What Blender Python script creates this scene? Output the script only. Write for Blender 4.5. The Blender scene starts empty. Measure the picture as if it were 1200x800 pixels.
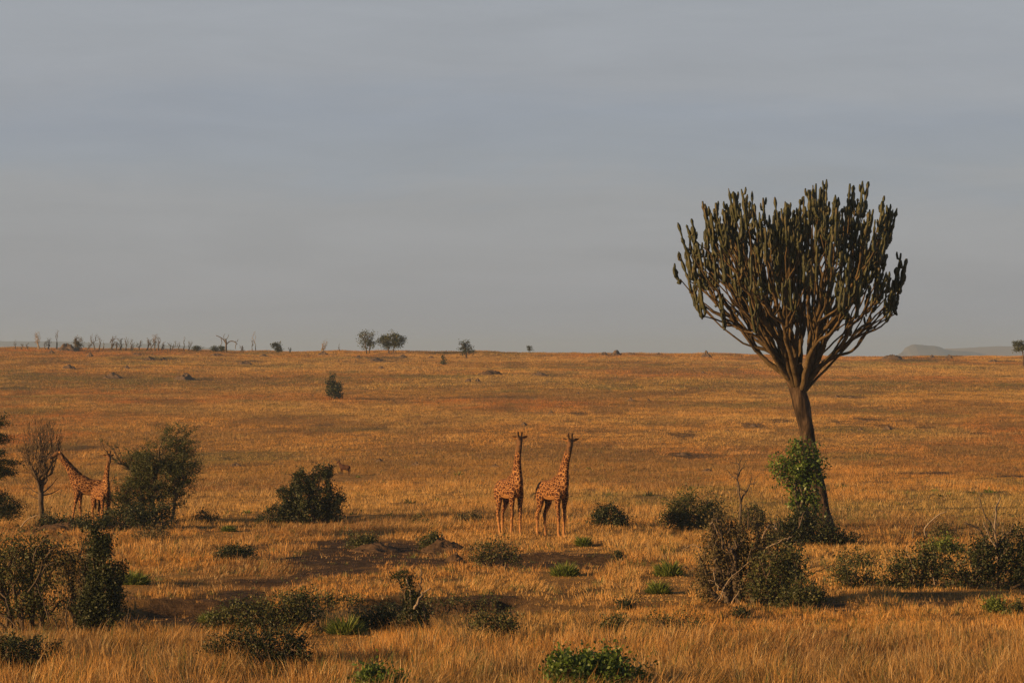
import bpy, bmesh, math, random
import numpy as np
from mathutils import Vector, Matrix

SC = bpy.context.scene
COL = SC.collection
RNG = np.random.default_rng(11)
R = math.radians

# ------------------------------------------------------------------ camera
FPX = 3333.0            # focal length in photo pixels (1200 wide)
HOR = 422.0             # photo row of the true horizon
CAMZ = 8.4
cam_d = bpy.data.cameras.new('camera')
cam_d.sensor_width = 36.0
cam_d.lens = 100.0
cam_d.clip_start = 0.5
cam_d.clip_end = 40000
cam = bpy.data.objects.new('camera', cam_d)
COL.objects.link(cam)
cam.location = (0, 0, CAMZ)
cam.rotation_euler = (R(90) + math.atan((HOR - 400) / FPX), 0, 0)
SC.camera = cam

# ------------------------------------------------------------------ sky and sun
SUN_EL, SUN_SIDE = R(11.0), R(23.0)       # from the left, a little from behind the camera
sun_vec = Vector((-math.cos(SUN_EL) * math.cos(SUN_SIDE), -math.cos(SUN_EL) * math.sin(SUN_SIDE), math.sin(SUN_EL)))
world = bpy.data.worlds.new("World")
SC.world = world
world.use_nodes = True
nt = world.node_tree
for n in list(nt.nodes):
    nt.nodes.remove(n)
def wn(t, **kw):
    n = nt.nodes.new(t)
    for k, v in kw.items():
        setattr(n, k, v)
    return n
out = wn('ShaderNodeOutputWorld')
bg = wn('ShaderNodeBackground')
bg.inputs['Strength'].default_value = 0.10
sky = wn('ShaderNodeTexSky', sky_type='NISHITA', sun_disc=False)
sky.sun_elevation = SUN_EL
sky.sun_rotation = math.atan2(sun_vec.x, sun_vec.y) % (2 * math.pi)
sky.air_density = 1.0
sky.dust_density = 2.0
tc = wn('ShaderNodeTexCoord')
sep = wn('ShaderNodeSeparateXYZ')
nt.links.new(tc.outputs['Generated'], sep.inputs[0])
def cloud_noise(sx, sz, detail, rough, off, tilt=0.0):
    mp = wn('ShaderNodeMapping')
    mp.inputs['Scale'].default_value = (sx, sx, sz)
    mp.inputs['Location'].default_value = off
    nt.links.new(tc.outputs['Generated'], mp.inputs[0])
    mp.inputs['Rotation'].default_value = (0, tilt, 0)
    n = wn('ShaderNodeTexNoise')
    n.inputs['Scale'].default_value = 1.0
    n.inputs['Detail'].default_value = detail
    n.inputs['Roughness'].default_value = rough
    n.inputs['Distortion'].default_value = 0.4
    nt.links.new(mp.outputs[0], n.inputs[0])
    return n
n1 = cloud_noise(6, 34, 6, 0.6, (3.1, 1.2, 0.35))
n2 = cloud_noise(12, 70, 6, 0.58, (7.7, 2.0, 4.0), R(-30))
ramp = wn('ShaderNodeValToRGB')            # veil of cloud: warm grey low, blue-grey band, grey above
mz = wn('ShaderNodeMath', operation='MULTIPLY_ADD')
nt.links.new(n1.outputs['Fac'], mz.inputs[0])
mz.inputs[1].default_value = 0.060
nt.links.new(sep.outputs['Z'], mz.inputs[2])
mz2 = wn('ShaderNodeMath', operation='SUBTRACT')
nt.links.new(mz.outputs[0], mz2.inputs[0])
mz2.inputs[1].default_value = 0.030
nt.links.new(mz2.outputs[0], ramp.inputs[0])
e = ramp.color_ramp.elements
K = 8.3
SKYC = [(0.0, (0.246, 0.258, 0.288)), (0.030, (0.258, 0.264, 0.284)), (0.056, (0.260, 0.268, 0.290)),
        (0.067, (0.240, 0.262, 0.302)), (0.082, (0.234, 0.258, 0.308)), (0.100, (0.262, 0.275, 0.310)),
        (0.125, (0.272, 0.286, 0.318)), (0.22, (0.15, 0.17, 0.215)), (0.55, (0.07, 0.088, 0.125))]  # upper stops, out of view, darkened to cut the fill light
e[0].position, e[1].position = SKYC[0][0], SKYC[-1][0]
for p, c in SKYC[1:-1]:
    e.new(p)
for i, (p, c) in enumerate(SKYC):
    e[i].position = p
    e[i].color = (*c, 1)
mulk = wn('ShaderNodeVectorMath', operation='SCALE')
nt.links.new(ramp.outputs[0], mulk.inputs[0])
str_ = wn('ShaderNodeMapRange')
nt.links.new(n2.outputs['Fac'], str_.inputs[0])
str_.inputs[1].default_value, str_.inputs[2].default_value = 0.3, 0.7
str_.inputs[3].default_value, str_.inputs[4].default_value = K * 0.95, K * 1.05
nt.links.new(str_.outputs[0], mulk.inputs['Scale'])
mix = wn('ShaderNodeMixRGB')
mix.inputs[0].default_value = 0.9          # thin overcast veil over the clear sky
nt.links.new(sky.outputs[0], mix.inputs[1])
nt.links.new(mulk.outputs[0], mix.inputs[2])
nt.links.new(mix.outputs[0], bg.inputs[0])
nt.links.new(bg.outputs[0], out.inputs[0])

sl = bpy.data.lights.new('sun', 'SUN')
sl.energy = 5.0
sl.angle = R(0.6)
sl.color = (1.0, 0.61, 0.26)
so = bpy.data.objects.new('sun', sl)
COL.objects.link(so)
so.location = (-60, 0, 60)
so.rotation_euler = sun_vec.to_track_quat('Z', 'Y').to_euler()

SC.view_settings.view_transform = 'Standard'
SC.view_settings.look = 'None'
SC.view_settings.exposure = 0.62
SC.view_settings.gamma = 1.0
SC.view_settings.use_curve_mapping = False
SC.render.engine = 'CYCLES'
SC.cycles.max_bounces = 5
SC.cycles.diffuse_bounces = 2
SC.cycles.transmission_bounces = 3
SC.cycles.volume_bounces = 0
SC.cycles.use_denoising = True
SC.cycles.denoising_prefilter = 'NONE'
SC.cycles.denoiser = 'OPENIMAGEDENOISE'
SC.cycles.use_adaptive_sampling = False

# ------------------------------------------------------------------ numpy noise
def _hash(ix, iy, seed):
    h = (ix.astype(np.int64) * 374761393 + iy.astype(np.int64) * 668265263 + seed * 974634777) & 0x7fffffff
    h = ((h ^ (h >> 13)) * 1274126177) & 0x7fffffff
    h = (h ^ (h >> 16)) & 0xffff
    return h / 65535.0
def vnoise(x, y, seed=0):
    x = np.asarray(x, float); y = np.asarray(y, float)
    ix, iy = np.floor(x), np.floor(y)
    fx, fy = x - ix, y - iy
    fx = fx * fx * (3 - 2 * fx); fy = fy * fy * (3 - 2 * fy)
    a = _hash(ix, iy, seed); b = _hash(ix + 1, iy, seed)
    c = _hash(ix, iy + 1, seed); d = _hash(ix + 1, iy + 1, seed)
    return (a * (1 - fx) + b * fx) * (1 - fy) + (c * (1 - fx) + d * fx) * fy
def fbm(x, y, seed=0, oct=4):
    s = 0; a = 0.5; t = 0
    for o in range(oct):
        s = s + a * vnoise(x * 2 ** o, y * 2 ** o, seed + o * 17); t += a; a *= 0.5
    return s / t
def sstep(a, b, x):
    t = np.clip((x - a) / (b - a), 0, 1)
    return t * t * (3 - 2 * t)

# ------------------------------------------------------------------ terrain shape
RIDGE = 650.0
def base_z(x, d):
    x = np.asarray(x, float); d = np.asarray(d, float)
    near = 6.2 * np.clip(1 - d / 62.0, 0, 1.6) ** 1.3
    zr = 8.4 + (8.7 - 0.0436 * np.clip(x, -400, 400)) * 0.195
    t = np.clip((d - 214) / (RIDGE - 214), 0, None)
    ts = np.where(t < 0.08, t * t / 0.16, t - 0.04) / 0.96
    rise = np.where(d <= RIDGE, zr * ts, 0)
    back = zr - 0.00011 * (d - RIDGE) ** 1.8
    back = np.maximum(back, -16)
    z = near + np.where(d > RIDGE, back, rise)
    amp = sstep(60, 90, d) * (0.22 + 0.35 * sstep(230, 330, d)) * (1 - 0.8 * sstep(900, 1500, d))
    z = z + 0.16 * sstep(58, 66, d) * (1 - sstep(230, 300, d)) * (fbm(x / 1.3, d / 1.3, 6, 3) - 0.5)
    z = z + 0.75 * sstep(480, 600, d) * (1 - sstep(800, 1200, d)) * (fbm(x / 7, d / 40, 7, 4) - 0.5)
    z = z + amp * (fbm(x / 26, d / 26, 3) - 0.5) * 1.2 + 0.10 * (fbm(x / 3.5, d / 3.5, 5, 3) - 0.5)
    return z
def ray_ground(px, py):
    """world point of the plain seen at a photo pixel"""
    d = np.arange(62.0, 720.0, 0.25)
    x = (px - 600) / FPX * d
    gap = CAMZ + (HOR - py) / FPX * d - base_z(x, d)
    k = np.argmax(gap < 0) if (gap < 0).any() else len(d) - 280
    return float(x[k]), float(d[k])

# bare or worn ground, dark streaks, painted cast shadows, as ellipses on the plain: px, py, half width px, half height px, strength, scarp depth (m)
BARE_SHADOW = [(425, 651, 140, 20, 1.0, 0.0), (215, 713, 105, 15, 1.0, 0.5), (470, 709, 130, 9, 1.0, 1.0),
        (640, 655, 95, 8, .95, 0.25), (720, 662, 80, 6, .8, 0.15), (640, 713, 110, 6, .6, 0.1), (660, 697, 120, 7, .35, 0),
        (960, 703, 34, 10, .9, 0.1), (1130, 702, 70, 9, .55, 0), (1030, 637, 60, 5, .5, 0), (170, 617, 90, 7, .6, 0),  # strip right of the candelabra trunk is its cast shadow, painted
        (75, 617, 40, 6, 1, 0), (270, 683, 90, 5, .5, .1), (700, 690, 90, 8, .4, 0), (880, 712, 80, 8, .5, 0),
        # dark streaks across the far slope
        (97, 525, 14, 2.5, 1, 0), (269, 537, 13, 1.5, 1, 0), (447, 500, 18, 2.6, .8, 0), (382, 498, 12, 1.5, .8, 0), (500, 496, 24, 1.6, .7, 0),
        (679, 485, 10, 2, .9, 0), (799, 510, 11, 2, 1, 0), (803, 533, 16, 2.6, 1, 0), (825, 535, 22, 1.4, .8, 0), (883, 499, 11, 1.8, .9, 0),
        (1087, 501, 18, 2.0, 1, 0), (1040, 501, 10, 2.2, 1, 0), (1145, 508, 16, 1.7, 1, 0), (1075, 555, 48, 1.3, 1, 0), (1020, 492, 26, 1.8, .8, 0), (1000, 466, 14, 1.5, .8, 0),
        (915, 493, 14, 1.7, .9, 0), (978, 494, 9, 1.6, .9, 0), (1060, 493, 16, 2, .8, 0), (1190, 557, 16, 1.5, 1, 0), (560, 466, 70, 1.0, .75, 0), (480, 469, 50, 1.0, .6, 0),  # last pair paints the cast shadow of the lone slope tree
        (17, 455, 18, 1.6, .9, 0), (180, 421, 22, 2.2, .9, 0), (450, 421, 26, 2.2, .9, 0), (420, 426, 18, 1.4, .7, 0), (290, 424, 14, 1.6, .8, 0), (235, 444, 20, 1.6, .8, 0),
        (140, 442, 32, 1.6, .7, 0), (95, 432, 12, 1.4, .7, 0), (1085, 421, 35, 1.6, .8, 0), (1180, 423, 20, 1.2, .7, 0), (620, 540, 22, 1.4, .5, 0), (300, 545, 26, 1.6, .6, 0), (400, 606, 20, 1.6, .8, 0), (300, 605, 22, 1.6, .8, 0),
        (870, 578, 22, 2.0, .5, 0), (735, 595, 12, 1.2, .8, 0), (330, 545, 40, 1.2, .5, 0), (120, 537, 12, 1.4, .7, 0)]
BW = []
for (px, py, hw, hh, s, sc_) in BARE_SHADOW:
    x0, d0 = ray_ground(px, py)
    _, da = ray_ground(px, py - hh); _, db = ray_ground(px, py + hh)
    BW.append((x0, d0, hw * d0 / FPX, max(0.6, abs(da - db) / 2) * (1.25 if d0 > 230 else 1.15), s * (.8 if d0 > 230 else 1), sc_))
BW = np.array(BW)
def bare_shadow_mask(x, d):
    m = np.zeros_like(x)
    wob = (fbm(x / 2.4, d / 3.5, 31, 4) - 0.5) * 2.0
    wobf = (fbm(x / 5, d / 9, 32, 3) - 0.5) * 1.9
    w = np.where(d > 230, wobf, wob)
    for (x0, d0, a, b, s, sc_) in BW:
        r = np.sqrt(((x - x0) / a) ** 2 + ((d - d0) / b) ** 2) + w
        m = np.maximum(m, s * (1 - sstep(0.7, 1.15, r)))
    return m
def terrain_z(x, d):
    z = base_z(x, d)
    for (x0, d0, a, b, s, sc_) in BW:
        if sc_ > 0:                             # an eroded step: gentle near lip, steep far bank
            u = (x - x0) / (a * 1.05)
            edge = d0 + b * 0.55 + (vnoise(x / 1.3, x * 0 + d0, 41) - 0.5) * 1.6
            v = (d - (d0 - b * 1.6)) / (b * 2.1)
            prof = sstep(0, 0.7, v) * (1 - sstep(-0.28, 0.05, d - edge))
            z = z - sc_ * prof * (1 - sstep(0.75, 1.05, np.abs(u)))
    return z
def gz(x, d):
    return float(terrain_z(np.array([float(x)]), np.array([float(d)]))[0])
def green_mask(x, d):
    g = fbm(x / 14 + 9, d / 22, 51, 4)
    m = sstep(0.56, 0.74, g)
    px = 600 + x / np.maximum(d, 1) * FPX
    band = np.exp(-((d - 430) / 38) ** 2) * (0.35 + 0.4 * vnoise(x / 40, d / 60, 52)) + np.exp(-((d - 560) / 30) ** 2) * .25
    return np.clip(m * 0.8 + np.where(d > 300, band, 0), 0, 1)

# ------------------------------------------------------------------ materials
def mat_new(name):
    m = bpy.data.materials.new(name)
    m.use_nodes = True
    b = m.node_tree.nodes['Principled BSDF']
    return m, m.node_tree, b
def N(t, typ, **kw):
    n = t.nodes.new(typ)
    for k, v in kw.items():
        setattr(n, k, v)
    return n
def ramp_node(t, stops):
    r = N(t, 'ShaderNodeValToRGB')
    el = r.color_ramp.elements
    while len(el) < len(stops):
        el.new(0.5)
    for i, (p, c) in enumerate(stops):
        el[i].position = p
        el[i].color = (*c, 1)
    return r
def mat_leafy(name, colors=None, rough=0.6, trans=0.25, spec=0.2):
    """tint attribute per leaf or blade, or a ramp over it"""
    m, t, b = mat_new(name)
    a = N(t, 'ShaderNodeAttribute', attribute_name='tint')
    if colors:
        r = ramp_node(t, [(i / (len(colors) - 1), c) for i, c in enumerate(colors)])
        sepc = N(t, 'ShaderNodeSeparateColor')
        t.links.new(a.outputs['Color'], sepc.inputs[0])
        t.links.new(sepc.outputs[0], r.inputs[0])
        c = r.outputs[0]
    else:
        c = a.outputs['Color']
    t.links.new(c, b.inputs['Base Color'])
    b.inputs['Roughness'].default_value = rough
    b.inputs['Specular IOR Level'].default_value = spec
    if trans > 0:
        tr = N(t, 'ShaderNodeBsdfTranslucent')
        t.links.new(c, tr.inputs[0])
        mx = N(t, 'ShaderNodeMixShader')
        mx.inputs[0].default_value = trans
        t.links.new(b.outputs[0], mx.inputs[1])
        t.links.new(tr.outputs[0], mx.inputs[2])
        t.links.new(mx.outputs[0], t.nodes['Material Output'].inputs['Surface'])
    return m
def mat_noise(name, stops, scale=3.0, detail=5, rough=0.9, bump=0.3, stretch=(1, 1, 1), spec=0.1, bscale=None):
    m, t, b = mat_new(name)
    tcn = N(t, 'ShaderNodeTexCoord')
    mp = N(t, 'ShaderNodeMapping')
    mp.inputs['Scale'].default_value = stretch
    t.links.new(tcn.outputs['Object'], mp.inputs[0])
    n = N(t, 'ShaderNodeTexNoise')
    n.inputs['Scale'].default_value = scale
    n.inputs['Detail'].default_value = detail
    n.inputs['Roughness'].default_value = 0.6
    t.links.new(mp.outputs[0], n.inputs[0])
    r = ramp_node(t, stops)
    t.links.new(n.outputs[0], r.inputs[0])
    t.links.new(r.outputs[0], b.inputs['Base Color'])
    b.inputs['Roughness'].default_value = rough
    b.inputs['Specular IOR Level'].default_value = spec
    if bump > 0:
        n2_ = N(t, 'ShaderNodeTexNoise')
        n2_.inputs['Scale'].default_value = bscale or scale * 3
        n2_.inputs['Detail'].default_value = 4
        t.links.new(mp.outputs[0], n2_.inputs[0])
        bp = N(t, 'ShaderNodeBump')
        bp.inputs['Strength'].default_value = bump
        bp.inputs['Distance'].default_value = 0.1
        t.links.new(n2_.outputs[0], bp.inputs['Height'])
        t.links.new(bp.outputs[0], b.inputs['Normal'])
    return m

# ground: litter and soil, with a mask of bare earth and painted shadows
def ground_material():
    m, t, b = mat_new('savanna_ground')
    tcn = N(t, 'ShaderNodeTexCoord')
    n = N(t, 'ShaderNodeTexNoise'); n.inputs['Scale'].default_value = 0.35; n.inputs['Detail'].default_value = 8; n.inputs['Roughness'].default_value = 0.65
    t.links.new(tcn.outputs['Object'], n.inputs[0])
    grass = ramp_node(t, [(0.3, (0.17, 0.095, 0.032)), (0.5, (0.30, 0.165, 0.05)), (0.72, (0.37, 0.215, 0.075))])
    t.links.new(n.outputs[0], grass.inputs[0])
    n2_ = N(t, 'ShaderNodeTexNoise'); n2_.inputs['Scale'].default_value = 2.2; n2_.inputs['Detail'].default_value = 7; n2_.inputs['Roughness'].default_value = 0.7
    t.links.new(tcn.outputs['Object'], n2_.inputs[0])
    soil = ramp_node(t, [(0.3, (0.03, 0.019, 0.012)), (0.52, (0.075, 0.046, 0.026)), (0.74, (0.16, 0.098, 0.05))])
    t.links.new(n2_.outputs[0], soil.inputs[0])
    a = N(t, 'ShaderNodeAttribute', attribute_name='tint')
    sp_ = N(t, 'ShaderNodeSeparateColor'); t.links.new(a.outputs['Color'], sp_.inputs[0])
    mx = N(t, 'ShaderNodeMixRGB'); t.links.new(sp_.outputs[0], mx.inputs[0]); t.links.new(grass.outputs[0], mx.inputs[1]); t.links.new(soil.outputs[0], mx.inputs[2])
    mg = N(t, 'ShaderNodeMixRGB'); t.links.new(sp_.outputs[1], mg.inputs[0]); t.links.new(mx.outputs[0], mg.inputs[1]); mg.inputs[2].default_value = (0.13, 0.115, 0.04, 1)
    t.links.new(mg.outputs[0], b.inputs['Base Color'])
    b.inputs['Roughness'].default_value = 0.95
    b.inputs['Specular IOR Level'].default_value = 0.05
    bp = N(t, 'ShaderNodeBump'); bp.inputs['Strength'].default_value = 0.8; bp.inputs['Distance'].default_value = 0.25
    t.links.new(n2_.outputs[0], bp.inputs['Height']); t.links.new(bp.outputs[0], b.inputs['Normal'])
    return m

M = {}
M['ground'] = ground_material()
M['grass'] = mat_leafy('dry_grass', None, 0.65, 0.22, 0.25)
M['leaf_dark'] = mat_leafy('dark_leaf', [(0.018, 0.022, 0.008), (0.034, 0.043, 0.013), (0.066, 0.076, 0.022)], 0.55, 0.18, 0.3)
M['leaf_mid'] = mat_leafy('mid_leaf', [(0.030, 0.036, 0.012), (0.062, 0.072, 0.020), (0.14, 0.135, 0.042)], 0.55, 0.22, 0.3)
M['leaf_bright'] = mat_leafy('bright_leaf', [(0.038, 0.064, 0.011), (0.085, 0.14, 0.019), (0.155, 0.21, 0.034)], 0.45, 0.28, 0.4)
M['leaf_dry'] = mat_leafy('dry_grey_leaf', [(0.06, 0.055, 0.025), (0.11, 0.09, 0.04), (0.17, 0.13, 0.055)], 0.7, 0.2, 0.2)
M['herb'] = mat_leafy('fresh_herb', [(0.07, 0.10, 0.02), (0.135, 0.18, 0.03), (0.23, 0.26, 0.06)], 0.5, 0.3, 0.3)
M['bark'] = mat_noise('bark', [(0.3, (0.06, 0.042, 0.028)), (0.6, (0.13, 0.092, 0.06)), (0.8, (0.2, 0.145, 0.095))], 4, 6, .9, .5, (1, 1, .35))
M['bark_pale'] = mat_noise('weathered_wood', [(0.3, (0.17, 0.13, 0.095)), (0.7, (0.36, 0.28, 0.20))], 4, 5, .85, .3, (1, 1, .3))
M['bark_dead'] = mat_noise('dead_wood', [(0.3, (0.06, 0.045, 0.033)), (0.7, (0.16, 0.12, 0.085))], 4, 5, .85, .3, (1, 1, .3))
M['euph_trunk'] = mat_noise('candelabra_bark', [(0.32, (0.016, 0.011, 0.008)), (0.5, (0.055, 0.036, 0.023)), (0.70, (0.15, 0.098, 0.06))], 3.4, 8, .9, 1.0, (1, 1, .28), bscale=5)
M['euph_limb'] = mat_noise('candelabra_limb', [(0.3, (0.035, 0.025, 0.013)), (0.55, (0.095, 0.065, 0.033)), (0.75, (0.18, 0.122, 0.06))], 2.2, 5, .8, .5, (1, 1, .5), bscale=6)
M['euph_arm'] = mat_noise('candelabra_arm', [(0.3, (0.016, 0.019, 0.007)), (0.52, (0.040, 0.043, 0.014)), (0.74, (0.105, 0.075, 0.034))], 2.0, 5, .55, .4, (1, 1, .6), spec=.3)
M['earth'] = mat_noise('mound_earth', [(0.3, (0.05, 0.032, 0.02)), (0.55, (0.10, 0.062, 0.036)), (0.78, (0.17, 0.105, 0.058))], 1.6, 7, .95, .8, (1, 1, 1))
M['earth_far'] = mat_noise('grey_mound_earth', [(0.3, (0.075, 0.055, 0.042)), (0.7, (0.17, 0.115, 0.075))], .8, 6, .95, .6)
M['hill'] = mat_noise('far_hill', [(0.3, (0.07, 0.065, 0.055)), (0.7, (0.13, 0.115, 0.09))], .02, 6, .95, 0)
M['hill_plain'] = mat_noise('far_plain_hill', [(0.3, (0.17, 0.13, 0.09)), (0.7, (0.24, 0.18, 0.12))], .01, 6, .95, 0)
M['horn'] = mat_noise('dark_horn', [(0.3, (0.02, 0.016, 0.013)), (0.7, (0.05, 0.04, 0.03))], 8, 3, .6, 0)
M['hair_dark'] = mat_noise('dark_hair', [(0.3, (0.03, 0.015, 0.008)), (0.7, (0.08, 0.036, 0.016))], 9, 3, .8, 0)
M['mane'] = mat_noise('brown_mane', [(0.3, (0.10, 0.04, 0.016)), (0.7, (0.19, 0.08, 0.03))], 9, 3, .8, 0)

def giraffe_coat():
    m, t, b = mat_new('giraffe_coat')
    tcn = N(t, 'ShaderNodeTexCoord')
    wob = N(t, 'ShaderNodeTexNoise'); wob.inputs['Scale'].default_value = 7; wob.inputs['Detail'].default_value = 3
    t.links.new(tcn.outputs['Object'], wob.inputs[0])
    sc_ = N(t, 'ShaderNodeVectorMath', operation='SCALE'); sc_.inputs['Scale'].default_value = 0.16
    t.links.new(wob.outputs['Color'], sc_.inputs[0])
    add = N(t, 'ShaderNodeVectorMath', operation='ADD')
    t.links.new(tcn.outputs['Object'], add.inputs[0]); t.links.new(sc_.outputs[0], add.inputs[1])
    v = N(t, 'ShaderNodeTexVoronoi', feature='DISTANCE_TO_EDGE'); v.inputs['Scale'].default_value = 6.1
    t.links.new(add.outputs[0], v.inputs['Vector'])
    edge = N(t, 'ShaderNodeMapRange'); edge.inputs[1].default_value = 0.03; edge.inputs[2].default_value = 0.08
    t.links.new(v.outputs['Distance'], edge.inputs[0])
    at = N(t, 'ShaderNodeAttribute', attribute_name='tint')      # r: leg / belly fade, g: dark face
    s_ = N(t, 'ShaderNodeSeparateColor'); t.links.new(at.outputs['Color'], s_.inputs[0])
    inv = N(t, 'ShaderNodeMath', operation='SUBTRACT'); inv.inputs[0].default_value = 1.0; t.links.new(s_.outputs[0], inv.inputs[1])
    mu = N(t, 'ShaderNodeMath', operation='MULTIPLY'); t.links.new(edge.outputs[0], mu.inputs[0]); t.links.new(inv.outputs[0], mu.inputs[1])
    mx = N(t, 'ShaderNodeMixRGB'); t.links.new(mu.outputs[0], mx.inputs[0])
    mx.inputs[1].default_value = (0.42, 0.205, 0.075, 1); mx.inputs[2].default_value = (0.058, 0.018, 0.006, 1)
    m2 = N(t, 'ShaderNodeMixRGB'); t.links.new(s_.outputs[1], m2.inputs[0]); t.links.new(mx.outputs[0], m2.inputs[1]); m2.inputs[2].default_value = (0.045, 0.024, 0.014, 1)
    t.links.new(m2.outputs[0], b.inputs['Base Color'])
    b.inputs['Roughness'].default_value = 0.75
    b.inputs['Specular IOR Level'].default_value = 0.15
    return m
M['giraffe'] = giraffe_coat()

# ------------------------------------------------------------------ mesh helpers
def mesh_np(name, V, F, T=None):
    """V (n,3); F list of int arrays (m,k); T optional (n,3) tint"""
    me = bpy.data.meshes.new(name)
    V = np.ascontiguousarray(V, dtype=np.float32)
    me.vertices.add(len(V)); me.vertices.foreach_set('co', V.ravel())
    F = [np.asarray(f, np.int32) for f in F if len(f)]
    tot = sum(f.size for f in F); npoly = sum(len(f) for f in F)
    me.loops.add(tot); me.polygons.add(npoly)
    me.loops.foreach_set('vertex_index', np.concatenate([f.ravel() for f in F]))
    ls = []; o = 0
    for f in F:
        ls.append(o + np.arange(len(f)) * f.shape[1]); o += f.size
    me.polygons.foreach_set('loop_start', np.concatenate(ls).astype(np.int32))
    if T is not None:
        c = np.ones((len(V), 4), np.float32); c[:, :3] = T
        at = me.color_attributes.new('tint', 'FLOAT_COLOR', 'POINT')
        at.data.foreach_set('color', c.ravel())
    me.update(calc_edges=True)
    me.validate()
    return me
class MB:
    def __init__(s):
        s.V = []; s.F = {}; s.T = []; s.n = 0
    def add(s, v, f, t=0.5):
        v = np.asarray(v, float); f = np.asarray(f, int)
        s.V.append(v); s.F.setdefault(f.shape[1], []).append(f + s.n); s.n += len(v)
        tt = np.asarray(t, float)
        s.T.append(np.full((len(v), 3), float(tt)) if tt.ndim == 0 else (np.repeat(tt[:, None], 3, 1) if tt.ndim == 1 else tt))
    def build(s, name, mat, parent=None, smooth=False, loc=None):
        me = mesh_np(name, np.concatenate(s.V), [np.concatenate(fs) for fs in s.F.values()], np.concatenate(s.T))
        return link(name, me, mat, parent, smooth, loc)
def link(name, me, mat, parent=None, smooth=False, loc=None):
    if mat is not None:
        me.materials.append(mat)
    if smooth:
        me.polygons.foreach_set('use_smooth', [True] * len(me.polygons))
    o = bpy.data.objects.new(name, me)
    COL.objects.link(o)
    if parent is not None:
        o.parent = parent
    if loc is not None:
        o.location = loc
    return o
def tag(o, label=None, cat=None, group=None, kind=None):
    if label: o['label'] = label
    if cat: o['category'] = cat
    if group: o['group'] = group
    if kind: o['kind'] = kind
    return o
def empty(name, loc, rz=0.0):
    o = bpy.data.objects.new(name, None)
    o.empty_display_size = 0.3
    o.location = loc; o.rotation_euler = (0, 0, rz)
    COL.objects.link(o)
    return o
def tube(P, Rr, k=6, side=None, cap=True):
    """P (n,3); Rr (n,) or (n,2) ellipse radii (along side, along up)"""
    P = np.asarray(P, float); n = len(P)
    Rr = np.asarray(Rr, float)
    if Rr.ndim == 1: Rr = np.stack([Rr, Rr], 1)
    T = np.gradient(P, axis=0) if n > 2 else np.repeat((P[1:] - P[:1]), n, 0)
    T /= np.linalg.norm(T, axis=1, keepdims=True) + 1e-9
    if side is None:
        s0 = np.array([0, 1.0, 0]) if abs(T[0, 1]) < 0.8 else np.array([1.0, 0, 0])
    else:
        s0 = np.asarray(side, float)
    S = np.zeros_like(P)
    s = s0
    for i in range(n):
        s = (s if side is None else s0) - T[i] * np.dot(s if side is None else s0, T[i])
        s = s / (np.linalg.norm(s) + 1e-9)
        S[i] = s
    U = np.cross(T, S)
    a = np.arange(k) * 2 * math.pi / k
    ring = (P[:, None, :] + S[:, None, :] * (Rr[:, 0, None] * np.cos(a))[..., None] + U[:, None, :] * (Rr[:, 1, None] * np.sin(a))[..., None])
    V = ring.reshape(-1, 3)
    i = np.arange(n - 1)[:, None] * k; j = np.arange(k)[None, :]; j2 = (j + 1) % k
    F = np.stack([i + j, i + j2, i + k + j2, i + k + j], -1).reshape(-1, 4)
    if cap:
        V = np.concatenate([V, P[:1] - T[:1] * 0, P[-1:]])
        a0, a1 = n * k, n * k + 1
        jj = np.arange(k); e_ = (n - 1) * k
        c0 = np.stack([np.full(k, a0), (jj + 1) % k, jj, jj], 1)
        c1 = np.stack([np.full(k, a1), e_ + jj, e_ + (jj + 1) % k, e_ + (jj + 1) % k], 1)
        return V, F, c0[:, :3], c1[:, :3]
    return V, F, None, None
def add_tube(mb, P, Rr, k=6, t=0.5, side=None, cap=True):
    V, F, c0, c1 = tube(P, Rr, k, side, cap)
    n0 = mb.n
    mb.V.append(V); mb.F.setdefault(4, []).append(F + n0); mb.n += len(V)
    if c0 is not None:
        mb.F.setdefault(3, []).append(c0 + n0); mb.F[3].append(c1 + n0)
    mb.T.append(np.full((len(V), 3), t))
def add_leaves(mb, C, size, rng, aspect=0.5, up=0.0, tint=None, jitter=0.35, out=None):
    n = len(C)
    A = rng.normal(size=(n, 3)); A[:, 2] += up
    if out is not None: A += out
    A /= np.linalg.norm(A, axis=1, keepdims=True) + 1e-9
    B = np.cross(A, rng.normal(size=(n, 3))); B /= np.linalg.norm(B, axis=1, keepdims=True) + 1e-9
    L = size * rng.uniform(1 - jitter, 1 + jitter, (n, 1))
    V = np.stack([C, C + A * L * .5 + B * L * aspect * .5, C + A * L, C + A * L * .5 - B * L * aspect * .5], 1).reshape(-1, 3)
    F = np.arange(n * 4).reshape(n, 4)
    t = rng.uniform(0, 1, n) if tint is None else tint
    mb.add(V, F, np.repeat(t, 4))
def kmeans(T, k, rng):
    C = T[rng.choice(len(T), k, replace=False)].copy()
    for _ in range(5):
        a = np.argmin(((T[:, None] - C[None]) ** 2).sum(-1), 1)
        for j in range(k):
            if (a == j).any(): C[j] = T[a == j].mean(0)
    return a
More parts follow.
